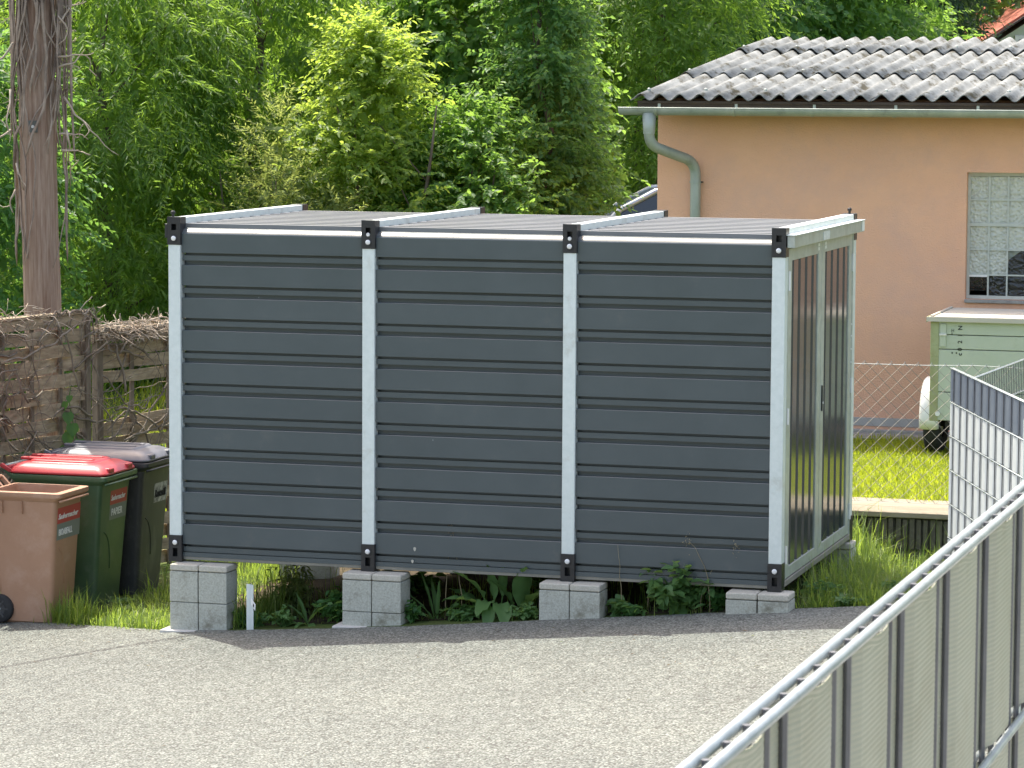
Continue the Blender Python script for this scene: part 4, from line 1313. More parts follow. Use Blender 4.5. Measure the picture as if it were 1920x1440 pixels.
def grass_obj(name, label, specs, mat):
    Vs = []; Ts = []; off = 0
    for (n, reg, hz, h0, h1, w, lean, seed, clump) in specs:
        r_ = np.random.default_rng(seed)
        x, y = scatter(n, reg, r_)
        if clump:
            cxs, cys = scatter(clump[0], reg, r_)
            i = r_.integers(0, clump[0], n)
            keep = r_.random(n) < clump[2]
            x = np.where(keep, cxs[i] + r_.normal(size=n) * clump[1], x)
            y = np.where(keep, cys[i] + r_.normal(size=n) * clump[1], y)
            hs = 0.55 + 0.9 * r_.random(clump[0])
            hm = np.where(keep, hs[i], .6)
        else:
            hm = np.ones(n)
        z = np.array([hz(a, b) for a, b in zip(x, y)])
        P = np.stack([x, y, z - .006], 1)
        H = (h0 + (h1 - h0) * r_.random(n) ** 1.4) * hm
        V, T = blades(P, H, w * (.6 + .8 * r_.random(n)), r_, lean)
        Vs.append(V); Ts.append(T + off); off += len(V)
    o = link(name, raw_mesh(name, np.concatenate(Vs), np.concatenate(Ts), mat))
    tag(o, label, kind='stuff')
    return o

gz = lambda a, b: ground_z(a, b)
def band(x0, x1, f0, f1):
    return lambda u, v: (x0 + (x1 - x0) * u, f0(x0 + (x1 - x0) * u) + (f1(x0 + (x1 - x0) * u) - f0(x0 + (x1 - x0) * u)) * v)
edgeL = lambda x: np.interp(x, [-3.4, -1.9, -1.02, -.5, .04], [1.25, .72, .44, .20, -.04])
grass_obj('verge_grass', 'grass growing along the asphalt edge in front of the bins', [
    (2100, band(-.98, .0, lambda x: edgeL(x) + .0, lambda x: edgeL(x) + .28), gz, .04, .12, .006, 1.0, 1, (40, .06, .6)),
    (1500, band(-.85, .02, lambda x: edgeL(x) + .25, lambda x: edgeL(x) * 0 + 1.5), gz, .05, .15, .006, 1.0, 2, (30, .08, .7)),
    (700, band(-1.05, -.8, lambda x: edgeL(x) + .02, lambda x: edgeL(x) + .3), gz, .08, .26, .006, .6, 3, (8, .05, .7)),
    (500, band(-2.2, -1.5, lambda x: edgeL(x) + .0, lambda x: edgeL(x) + .5), gz, .05, .16, .006, .7, 4, (12, .06, .6)),
    (1500, band(-.8, .0, lambda x: 1.5 + 0 * x, lambda x: 3.6 + 0 * x), gz, .06, .25, .007, .7, 5, (30, .1, .7)),
], M['grass'])
grass_obj('weedy_grass', 'sparse grass and weeds under the front of the container', [
    (800, band(.42, .62, lambda x: -.02 + 0 * x, lambda x: .9 + 0 * x), gz, .08, .34, .007, .6, 6, (14, .06, .7)),
    (900, band(.5, 4.1, lambda x: .02 + 0 * x, lambda x: .35 + 0 * x), gz, .03, .12, .005, .8, 7, (40, .05, .7)),
    (500, band(.6, 4.1, lambda x: .2 + 0 * x, lambda x: 1.4 + 0 * x), gz, .08, .32, .006, .6, 8, (25, .07, .7)),
], M['grass'])
grass_obj('tall_grass', 'long unmown grass between the container doors and the mesh fence', [
    (3600, band(4.12, 5.3, lambda x: .62 - .55 * (x - 4.12), lambda x: 2.3 + 0 * x), gz, .06, .27, .0055, 1.5, 9, (90, .08, .6)),
    (2600, band(4.12, 5.3, lambda x: 2.1 + 0 * x, lambda x: 3.45 + 0 * x), gz, .06, .20, .0065, 1.0, 19, (60, .09, .7)),
    (1500, band(4.10, 4.40, lambda x: .35 + 0 * x, lambda x: 2.6 + 0 * x), gz, .08, .30, .006, 1.3, 10, (50, .08, .7)),
    (1800, band(4.15, 4.95, lambda x: .12 + 0 * x, lambda x: .6 + 0 * x), gz, .03, .13, .006, .9, 11, (40, .05, .6)),
    (90, band(4.2, 5.2, lambda x: .8 + 0 * x, lambda x: 2.3 + 0 * x), gz, .35, .55, .005, .5, 12, None),
    (1500, band(3.2, 4.2, lambda x: 2.5 + 0 * x, lambda x: 3.55 + 0 * x), gz, .1, .35, .007, .7, 13, (40, .08, .7)),
], M['grass'])
lz = lambda a, b: 0.06
grass_obj('lawn_grass', 'short sunlit lawn grass in front of the salmon house', [
    (46000, band(3.3, 5.4, lambda x: WALL_Y + .32 + 0 * x, lambda x: 8.25 + 0 * x), lz, .025, .085, .006, .9, 14, (500, .10, .5)),
    (9000, band(5.4, 7.5, lambda x: WALL_Y + .32 + 0 * x, lambda x: 8.25 + 0 * x), lz, .025, .08, .008, .9, 15, None),
    (5000, band(2.0, 3.3, lambda x: WALL_Y + .32 + 0 * x, lambda x: 8.25 + 0 * x), lz, .03, .09, .008, .9, 16, None),
], M['lawn_grass'])
grass_obj('meadow_grass', 'sunlit grass beyond the woven fence', [
    (16000, band(-5.5, -.3, lambda x: 4.2 + 0 * x, lambda x: 10.2 + 0 * x), lambda a, b: ground_z(a, b), .05, .16, .012, .8, 17, (200, .15, .6)),
], M['lawn_grass'])

# ------------------------------------------------------------------ low retaining wall with chain-link fence
def retaining_wall():
    e = empty('retaining_wall', (2.6, 3.42, 0), 0, 'low dark ribbed concrete wall with pale coping below the chain-link fence', 'wall')
    rr = random.Random(8)
    # coping stones
    x = 0.0
    while x < 4.2:
        w = 1.0
        MB().box(x + .004, x + w - .004, -.02 + rr.uniform(-.004, .004), .72, .030, .072 + rr.uniform(-.002, .002)).build('coping', M['cap_stone'], e, bevel=.008, seg=1)
        x += w
    # two courses of ribbed blocks
    for c in range(2):
        x = -.25 * c
        while x < 4.2:
            w = .40
            z1 = .028 - .235 * c
            z0 = z1 - .228
            mb = MB()
            mb.box(x + .003, x + w - .003, .035, .36, z0, z1 - .001)
            q = x + .004
            while q < x + w - .03:
                b = rr.uniform(.030, .036)
                mb.box(q, q + b, rr.uniform(-.002, .006), .034, z0 + rr.uniform(0, .008), z1 - rr.uniform(.002, .012))
                q += .0495
            mb.build('ribbed_block', M['wall_rib'], e)
            x += w
    return e
retaining_wall()

def chainlink():
    e = empty('chain_link_fence', (2.6, 3.72, .072), 0, 'grey chain-link fence on the low wall between container and lawn', 'fence')
    rr = random.Random(2)
    mb = MB()
    W = .098
    h = 1.045
    n = int(4.2 / (W / 2))
    rws = int(h / (W / 2))
    # zig-zag wires: each vertical wire weaves left-right
    L_ = 4.2
    k = 0
    x = -1.0
    while x < L_ + 1:
        for s in (1, -1):
            a = Vector((x, .0025 * s, 0.03)); b = Vector((x + s * h * .98, .0025 * s, h))
            # clip to the fence
            t0, t1 = 0.0, 1.0
            d = b - a
            for lim, sg in ((0, 1), (L_, -1)):
                va, vb = (a.x - lim) * sg, (b.x - lim) * sg
                if va < 0 and vb < 0: t0 = 2
                elif va < 0: t0 = max(t0, va / (va - vb))
                elif vb < 0: t1 = min(t1, va / (va - vb))
            if t0 < t1:
                p, q = a + d * t0, a + d * t1
                m_ = [p.lerp(q, i / 6) + Vector((rr.uniform(-.004, .004), 0, rr.uniform(-.003, .003))) for i in range(7)]
                mb.tube(m_, .0018, 3, cap=False)
        x += W
    o = mb.build('wire_mesh', M['link_wire'], e)
    o['kind'] = 'stuff'
    for z in (.03, h):
        pts = [(i * .35, 0, z - (.012 if (i % 6) else 0) * (z > .5) + rr.uniform(-.003, .003)) for i in range(13)]
        MB().tube(pts, .0024, 4).build('tension_wire', M['galv_wire'], e)
    kn = MB()
    x = .02
    while x < L_:
        kn.tube([(x, -.006, h - .02), (x + .012, 0, h + .012), (x + .024, .006, h - .02)], .0024, 3)
        x += W
    o = kn.build('knuckles', M['galv_wire'], e)
    o['kind'] = 'stuff'
    for x in (.0, 3.1):
        MB().cyl((x, .02, -.02), (x, .02, h + .03), .021, 10).build('post', M['zinc'], e)
chainlink()

# ------------------------------------------------------------------ salmon outbuilding
HX0, HX1, HY0, HY1 = 1.143, 7.2, 8.6, 17.2
def house():
    e = empty('outbuilding', (0, 0, 0), 0, 'low salmon rendered outbuilding with a grey corrugated roof and a small-paned window', 'house')
    wx0, wx1, wz0, wz1 = 3.905, 4.935, 1.265, 2.366
    mb = MB()
    th = .30
    # front wall with the window opening
    mb.box(HX0, wx0, HY0, HY0 + th, .20, 2.99)
    mb.box(wx1, HX1, HY0, HY0 + th, .20, 2.99)
    mb.box(wx0, wx1, HY0, HY0 + th, wz1, 2.99)
    mb.box(wx0, wx1, HY0, HY0 + th, .20, wz0)
    mb.build('front_wall', M['pink'], e)
    gz_ = lambda y: 2.98 + .101 * (min(y, 27.2 - y) - 8.6)
    for x in (HX0, HX1 - th):
        mb = MB()
        ys = [HY0 + th, 13.6, HY1 - th]
        prof = [(y, .2) for y in (HY0 + th, HY1 - th)] + [(HY1 - th, gz_(HY1) - .02), (13.6, gz_(13.6)), (HY0 + th, gz_(HY0 + th))]
        r0 = [(x, y, z) for y, z in prof]; r1 = [(x + th, y, z) for y, z in prof]
        mb.loft([r0, r1])
        mb.build('side_wall', M['pink'], e)
    MB().box(HX0, HX1, HY1 - th, HY1, .2, 3.1).build('back_wall', M['pink'], e)
    MB().box(HX0 + th, HX1 - th, HY0 + th, HY0 + th + .02, .0, .2).build('floor_edge', M['interior'], e)
    MB().box(HX0 + .3, HX1 - .3, HY0 + 1.6, HY0 + 1.62, .2, 2.95).build('inner_wall', M['interior'], e)
    MB().box(HX0 + .3, HX1 - .3, HY0 + .32, HY0 + 1.58, .18, .22).build('inner_floor', M['interior'], e)
    MB().box(HX0 + .3, HX1 - .3, HY0 + .32, HY0 + 1.58, 2.9, 2.93).build('inner_ceiling', M['interior'], e)
    # plinth: painted band, pink line, bare concrete foot
    MB().box(HX0 - .012, HX1 + .012, HY0 - .012, HY1, .125, .199).build('plinth_band', M['plinth'], e, bevel=.004)
    MB().box(HX0 - .004, HX1, HY0 - .004, HY1, .098, .125).build('plinth_line', M['pink'], e)
    MB().box(HX0 - .03, HX1 + .03, HY0 - .03, HY1, -.05, .098).build('plinth_foot', M['plinth_c'], e, bevel=.01)
    MB().box(HX0 - .1, HX1 + .1, HY0 - .42, HY0 - .031, -.05, .070).build('drip_strip', M['plinth_c'], e, bevel=.01)
    # window
    fy = HY0 + .075
    wf = MB()
    fw = .022
    wf.box(wx0 + .001, wx1 - .001, fy, fy + .04, wz1 - .03, wz1 - .001)
    wf.box(wx0 + .001, wx1 - .001, fy, fy + .04, wz0 + .001, wz0 + .03)
    wf.box(wx0 + .001, wx0 + .024, fy, fy + .04, wz0 + .03, wz1 - .03)
    wf.box(wx1 - .024, wx1 - .001, fy, fy + .04, wz0 + .03, wz1 - .03)
    cols = 6
    cw = (wx1 - wx0 - .048) / cols
    zr = [2.336, 2.128, 1.912, 1.695, 1.475, 1.295]      # bar heights from the top
    for i in range(1, cols):
        x = wx0 + .024 + cw * i
        wf.box(x - .007, x + .007, fy + .002, fy + .035, wz0 + .03, wz1 - .03)
    for j, z in enumerate(zr[1:-1]):
        t = .013 if j == 1 else .0065
        wf.box(wx0 + .024, wx1 - .024, fy + .001 - (.006 if j == 1 else 0), fy + .033, z - t, z + t)
    win = wf.build('window', M['winframe'], e)
    for i in range(cols):
        for j in range(5):
            x0 = wx0 + .024 + cw * i + (.007 if i else 0); x1 = wx0 + .024 + cw * (i + 1) - (.007 if i < cols - 1 else 0)
            z1 = zr[j] - (.013 if j == 2 else .0065); z0 = zr[j + 1] + (.013 if j == 1 else .0065)
            if i == 0 and j == 4:
                # the one open pane, tilted inwards
                mb = MB().quad((x0, fy + .02, z1 - .004), (x1, fy + .02, z1 - .004), (x1, fy + .10, z0 + .03), (x0, fy + .10, z0 + .03))
                mb.build('pane', M['pane_clear'], win, solid=.004)
                MB().box(x0, x1, fy - .004, fy + .016, z1 - .012, z1 + .004).build('pane_edge', M['white'], win)
                continue
            tl = rnd.uniform(-.0015, .0015)
            mb = MB().quad((x0, fy + .018 + tl, z0), (x1, fy + .018 - tl, z0), (x1, fy + .018 - tl, z1), (x0, fy + .018 + tl, z1))
            mb.build('pane', M['pane'] if j < 3 or (j == 3 and i < 2) else M['pane_clear'], win)  # paler glass in the upper rows stands in for their bright reflection
    # added pale sheet behind the glass, slanted edge shaping the pale-to-dark reflection
    rows = []
    for i in range(15):
        x = wx0 + .02 + (wx1 - wx0 - .04) * i / 14
        t = (x - wx0)
        zb = 1.46 + (.0 if t < .16 else min(.30, (t - .16) * .75))
        y = fy + .085 + .012 * math.sin(i * 2.1)
        rows.append([(x, y, zb), (x, y + .004, (zb + 2.36) / 2), (x, y, 2.36)])
    MB().sheet(rows).build('pane_backing', M['pane_backing'], e, smooth=True)
    MB().box(wx0, wx1, HY0 - .03, HY0 + .07, wz0 - .03, wz0 - .001).build('window_sill', M['plinth_c'], e, bevel=.004)
    # roof: corrugated fibre-cement sheets, each its own
    pitch = .177
    slope = .1010
    rr = random.Random(4)
    waves = 6
    eave_y = 8.15
    rows_y = [(8.15, 9.98), (9.87, 12.27), (12.16, 13.66)]
    for ri, (ya, yb) in enumerate(rows_y):
        for ci in range(6):
            x0 = 1.005 + ci * waves * pitch
            n = waves * 10 + 1
            jy = rr.uniform(-.02, .02); jz = rr.uniform(0, .006); jx = rr.uniform(-.006, .006)
            lo = []; hi = []
            for i in range(n):
                x = x0 + i * pitch / 10 + jx
                zz = .0275 * math.sin(2 * math.pi * (i / 10) - math.pi * .5)
                def zp(y, lift): return 3.000 + (y - 8.15) * slope + lift + zz
                lo.append((x, ya + jy, zp(ya + jy, .022 * (ri > 0) + .012 * (ri > 1) + jz + .004 * (ci % 2))))
                hi.append((x, yb, zp(yb, .004 + .006 * ri + .004 * (ci % 2))))
            mid = [tuple((Vector(a) + Vector(b)) / 2) for a, b in zip(lo, hi)]
            mb = MB().sheet([lo, mid, hi])
            mb.build('roof_sheet', M['fibre'], e, smooth=True, solid=.008)
    for ri, y in enumerate((8.42, 10.05, 12.35)):
        for k in range(0, 36, 3):
            x = 1.005 + (k + .5) * pitch + rr.uniform(-.01, .01)
            z = 3.0 + (y - 8.15) * slope + .0275 + .012 * (ri + 1)
            MB().tube([(x, y, z - .012), (x, y, z + .006), (x, y, z + .014)], [.016, .015, .006], 8).build('roof_screw', M['zinc'], e)
    # the slope behind the ridge
    for ci in range(6):
        x0 = 1.005 + ci * waves * pitch
        n = waves * 6 + 1
        lo = []; hi = []
        for i in range(n):
            x = x0 + i * pitch / 6
            zz = .0275 * math.sin(2 * math.pi * (i / 6) - math.pi * .5)
            hi.append((x, 13.62, 3.545 + zz)); lo.append((x, 17.6, 3.545 - .101 * 3.98 + zz))
        MB().sheet([hi, lo]).build('roof_sheet', M['fibre'], e, smooth=True, solid=.008)
    # eave timbers
    MB().box(1.06, 7.3, 8.17, 8.60, 2.945, 2.968).build('soffit', M['eave_wood'], e)
    MB().box(1.06, 7.3, 8.185, 8.21, 2.90, 2.944).build('fascia', M['eave_wood'], e)
    k = 0
    for x in np.arange(1.35, 7.2, .62):
        MB().box(x - .035, x + .035, 8.2, 8.6, 2.885, 2.944).build('rafter_end', M['eave_wood'], e)
    MB().loft([[(1.075, y, z) for y, z in ((8.3, 2.98), (13.6, 3.50), (13.6, 3.38), (8.3, 2.88))], [(1.10, y, z) for y, z in ((8.3, 2.98), (13.6, 3.50), (13.6, 3.38), (8.3, 2.88))]]).build('verge_board', M['eave_wood'], e)
    # gutter: half round, open at the top
    gy, gzz, gr = 8.105, 2.905, .062
    prof = [(gy + gr * math.cos(a), gzz + gr * math.sin(a)) for a in [math.pi + math.pi * i / 12 for i in range(13)]]
    mb = MB().sheet([[(x, y, z) for y, z in prof] for x in (.92, 3.4, 5.0, 7.4)])
    gt = mb.build('gutter', M['zinc'], e, smooth=True, solid=.003)
    MB().tube([(.92, gy - gr, gzz), (7.4, gy - gr, gzz)], .007, 8).build('gutter_bead', M['zinc'], gt)
    MB().poly([(.921, y, z) for y, z in prof]).build('gutter_end', M['zinc'], gt, solid=.004)
    for x in (1.255, 1.945, 2.635, 3.345, 4.05, 4.76):
        pr = [(gy + (gr + .005) * math.cos(a), gzz + (gr + .005) * math.sin(a)) for a in [math.pi + math.pi * i / 12 for i in range(13)]]
        mb = MB().sheet([[(x - .014, y, z) for y, z in pr], [(x + .014, y, z) for y, z in pr]])
        mb.box(x - .012, x + .012, gy + gr, 8.2, gzz - .004, gzz + .002)
        mb.box(x - .012, x + .012, 8.178, 8.184, gzz, 2.965)
        mb.build('gutter_bracket', M['zinc'], gt, smooth=False)
    # downpipe with swan neck
    def arc(p0, p1, p2, n=6):
        p0, p1, p2 = Vector(p0), Vector(p1), Vector(p2)
        return [p0.lerp(p1, t).lerp(p1.lerp(p2, t), t) for t in [i / n for i in range(n + 1)]]
    path = [Vector((1.185, 8.105, 2.86)), Vector((1.185, 8.105, 2.70))] + arc((1.185, 8.105, 2.68), (1.187, 8.11, 2.575), (1.265, 8.20, 2.545)) + arc((1.40, 8.40, 2.475), (1.495, 8.535, 2.445), (1.502, 8.545, 2.33)) + [Vector((1.504, 8.545, 2.2)), Vector((1.506, 8.545, .05))]
    rad = [.062, .054] + [.047] * (len(path) - 2)
    dp = MB().tube(path, rad, 14).build('downpipe', M['zinc'], e, smooth=True)
    MB().tube([(1.185, 8.105, 2.698), (1.185, 8.105, 2.68)], .052, 14).build('pipe_collar', M['zinc'], dp)
    for z in (2.24, 1.2):
        MB().tube([(1.504, 8.545, z), (1.504, 8.545, z + .02)], .053, 14).build('pipe_clamp', M['zinc'], dp)
    MB().tube([(1.55, 8.545, 2.25), (1.575, 8.545, 2.25)], .008, 6).build('clamp_screw', M['black'], dp)
    return e
house()

# ------------------------------------------------------------------ box trailer
def trailer():
    X0, X1, Y0, Y1 = 3.870, 5.25, 7.00, 8.10
    zb, zt = .365, 1.19
    e = empty('box_trailer', (X0, Y0, .06), 0, 'pale green wooden box trailer with a bleached lid parked by the house wall', 'trailer')
    def b(mb, x0, x1, y0, y1, z0, z1): mb.box(x0 - X0, x1 - X0, y0 - Y0, y1 - Y0, z0 - .06, z1 - .06)
    def part(name, m, *a, bevel=0.0, parent=None):
        mb = MB(); b(mb, *a)
        return mb.build(name, m, parent or e, bevel=bevel, seg=1)
    zs = [(zb, .6), (.603, .955), (.958, 1.075), (1.078, zt)]
    for z0, z1 in zs:
        part('side_board', M['trailer'], X0 + .06, X1 - .06, Y0, Y0 + .02, z0, z1 - .003, bevel=.003)
        part('side_board', M['trailer'], X0 + .06, X1 - .06, Y1 - .02, Y1, z0, z1 - .003)
        part('side_board', M['trailer'], X0, X0 + .02, Y0 + .06, Y1 - .06, z0, z1 - .003, bevel=.003)
        part('side_board', M['trailer'], X1 - .02, X1, Y0 + .06, Y1 - .06, z0, z1 - .003)
    part('floor', M['trailer'], X0 + .02, X1 - .02, Y0 + .02, Y1 - .02, zb, zb + .02)
    for x0, x1 in ((X0 - .005, X0 + .065), (X1 - .065, X1 + .005)):
        for y0, y1 in ((Y0 - .006, Y0 + .06), (Y1 - .06, Y1 + .006)):
            c = part('corner_strip', M['trailer_edge'], x0, x1, y0, y1, zb - .005, zt - .01, bevel=.004)
            if y0 < Y0:
                for z in np.arange(.42, 1.15, .095):
                    for dx in (.018, .05):
                        if (int(z * 100) + int(dx * 100)) % 2 and dx > .02: continue
                        mb = MB().tube([(x0 + dx - X0, y0 - Y0, z - .06), (x0 + dx - X0, y0 - Y0 - .004, z - .06)], [.006, .004], 6)
                        mb.build('rivet', M['trailer_edge'], c)
    # lid
    lid = part('lid', M['lid_wood'], X0 - .03, X1 + .03, Y0 - .035, Y1 + .03, zt, zt + .028, bevel=.003)
    part('lid_trim', M['lid_wood'], X0 - .034, X1 + .034, Y0 - .042, Y0 - .0355, zt - .006, zt + .031, parent=lid)
    part('lid_trim', M['trailer_edge'], X0 - .037, X0 - .0305, Y0 - .035, Y1 + .03, zt - .012, zt + .031, parent=lid)
    for y in (Y0 + .0, Y0 + .45, Y0 + .85):
        part('lid_board', M['lid_wood'], X0 + .02, X1 - .02, y, y + .38 if y + .38 < Y1 else Y1, zt + .0285, zt + .034, bevel=.002, parent=lid)
    part('lid_batten', M['lid_wood'], X0 - .01, X0 + .012, Y0 + .0, Y1, zt + .0285, zt + .044, parent=lid)
    # hinge / latch
    hg = part('latch', M['trailer'], X0 + .075, X0 + .125, Y0 - .012, Y0 - .0005, .975, 1.165, bevel=.003)
    part('latch_bar', M['bolt'], X0 + .068, X0 + .13, Y0 - .024, Y0 - .0125, 1.070, 1.084, parent=hg)
    # reflector
    MB().tube([(.065, -.007, .36), (.065, -.017, .36)], .020, 14).build('reflector', M['white'], e)
    # stencil marks down the board
    rot = Matrix(((1, 0, 0), (0, 0, -1), (0, 1, 0)))
    rotv = rot @ Matrix(((0, -1, 0), (1, 0, 0), (0, 0, 1)))
    for i, (s, z) in enumerate((('N', 1.115), ('1', 1.06), ('2', 1.005), ('0', .945), ('c', .905))):
        text_part('stencil', s, .05, e, M['mark'], Vector((.255, -.0015, z - .06)), rotv, bold=.001)
    for (x, z, s) in ((.165, 1.10, 'H'), (.165, 1.075, 'ii')):
        text_part('stencil', s, .035, e, M['mark'], Vector((x, -.0015, z - .06)), rot)
    for x in (.17, .205):
        MB().box(x, x + .012, -.0018, -.0003, .86, .872).build('stencil', M['mark'], e)
    # mudguard and wheels
    for s, xc in ((0, X0 - .005), (1, X1 + .005)):
        sg = -1 if s == 0 else 1
        cyy = Y0 + .30; rr = .30; zc = .36
        xa, xb = (xc - .085, xc + .075) if s == 0 else (xc - .075, xc + .085)
        rings = []
        for x, q in ((xa, .93), (xa + .018, .985), (xa + .05, 1.0), (xb - .05, 1.0), (xb - .018, .985), (xb, .93)):
            ring = [(x, cyy + rr * q * math.cos(a), zc + .01 + rr * 1.10 * q * math.sin(a)) for a in [R(-15) + R(210) * i / 14 for i in range(15)]]
            rings.append([(px - X0, py - Y0, pz - .06) for px, py, pz in ring])
        MB().sheet(rings).build('mudguard', M['white'], e, smooth=True, solid=.006)
        wr = .255
        wz = .06 + wr
        prof = [(.12, -.06), (.215, -.075), (.247, -.06), (wr, -.03), (wr, .03), (.247, .06), (.215, .075), (.12, .06)]
        rings = [[(xc + yy - sg * .01 - X0, cyy + q * math.cos(2 * math.pi * k / 28) - Y0, wz + q * math.sin(2 * math.pi * k / 28) - .06) for k in range(28)] for q, yy in prof]
        w = MB().loft(rings, False, False).build('wheel', M['rubber'], e, smooth=True)
        MB().cyl((xc - .045 - sg * .01 - X0, cyy - Y0, wz - .06), (xc + .045 - sg * .01 - X0, cyy - Y0, wz - .06), .125, 18).build('rim', M['white'], w, bevel=.01)
    MB().cyl((.05, .30, .255), (X1 - X0 - .05, .30, .255), .03, 10).build('axle', M['rubber'], e)
    part('chassis', M['rubber'], X0 + .12, X1 - .12, Y0 + .05, Y1 - .05, .28, zb - .002)
    part('tow_bar', M['rubber'], (X0 + X1) / 2 - .03, (X0 + X1) / 2 + .03, Y1 - .06, Y1 + .32, .30, .36)
    part('prop_stand', M['rubber'], (X0 + X1) / 2 - .02, (X0 + X1) / 2 + .02, Y1 + .22, Y1 + .26, .06, .30)
trailer()

# ------------------------------------------------------------------ twin-bar mesh fences
def mesh_fence(name, label, A, ang, L_, z_top, rows, strips, group, m_strip, top_strip=None, post0=True, post1=True, ridges=True, seed=1, ground=0.0, phase=0, amp=.0048):
    """panel along +X local; strips woven in front of two rods and behind two"""
    e = empty(name, (A[0], A[1], z_top), ang, label, 'fence', group)
    rr = random.Random(seed)
    n = int(L_ / .05) + 1
    for i in range(n):
        x = .01 + .05 * i
        if x > L_ - .005: break
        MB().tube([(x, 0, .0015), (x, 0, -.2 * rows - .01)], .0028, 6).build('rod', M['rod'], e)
    for j in range(rows + 1):
        z = -.2 * j
        for s in (-1, 1):
            MB().tube([(0, s * .0068, z), (L_, s * .0068, z)], .0038, 8).build('bar', M['galv_wire'], e, smooth=True)
    if strips:
        for j in range(rows):
            z1 = -.2 * j - .003; z0 = z1 - .190
            pts = []
            m = max(2, int(L_ / .0125))
            for i in range(m + 1):
                x = L_ * i / m
                q = (x + phase) / .2 * 2 * math.pi
                c = math.cos(q)
                y = -amp * math.tanh(2.8 * (c + .36))
                pts.append((x, y))
            if ridges and j < 2:
                zz = []
                k = 92
                for a in range(k + 1):
                    zz.append((z0 + (z1 - z0) * a / k, .0003 if a % 2 else 0))
            else:
                zz = [(z0, 0), (z1, 0)]
            # the upper edge hangs a little and waves
            rows_ = []
            for z, d in zz:
                t = (z - z0) / (z1 - z0)
                rows_.append([(x, y - d, z + (t > .95) * (-.006 * max(0, math.sin((x + phase) / .2 * 2 * math.pi + .9)) )) for x, y in pts])
            mm = (top_strip if (j == 0 and top_strip) else m_strip)
            MB().sheet(rows_).build('privacy_strip', mm, e, smooth=False, solid=.0012)
    for p, x in ((post0, -.03), (post1, L_ + .01)):
        if p:
            MB().box(x - .02, x + .02, .012, .052, -.2 * rows - ground, .03).build('post', M['galv'], e, bevel=.003)
    return e

# near fence on the terrace edge: three panels running away from the camera
z_near = 2.779
ys = -18.62
for i, lab in enumerate(('nearest mesh fence panel with olive privacy strips in the lower right corner of the photo', 'mesh fence panel with olive strips continuing the near fence out of frame')):
    mesh_fence('mesh_fence', lab, (7.636 + .0135 * (i * 2.52), ys + i * 2.52), math.pi / 2 - .0106, 2.5, z_near, 6, True, 'mesh fence panels round the yard', M['strip_olive'], post0=(i == 0), seed=i, ridges=(i == 0), ground=.1, phase=.015)
# far fence: light strips, dark top strip, from the corner towards the camera
dA = math.atan2(-1.857, .662)
fdir = (math.cos(dA), math.sin(dA))
fA = (5.195, -.609)
for i, lab in enumerate(('light grey strip fence panel with dark top strip, right of the container doors', 'second light grey strip fence panel leading out of the right edge of the photo')):
    mesh_fence('mesh_fence', lab, (fA[0] + fdir[0] * 2.52 * i, fA[1] + fdir[1] * 2.52 * i), dA, 2.5, 1.478 - .0 * i, 7, True, 'mesh fence panels round the yard', M['strip_light'], top_strip=M['strip_dark'], ridges=False, amp=.0062, seed=5 + i, ground=.12, post0=(i == 1), phase=.015)
# the panel behind, without strips
mesh_fence('mesh_fence', 'bare twin-bar mesh fence panel without strips, in front of the green trailer', (5.205, -.55), math.atan2(1.6, .13), 2.5, 1.372, 7, False, 'mesh fence panels round the yard', None, seed=8, ground=.12, post0=False)

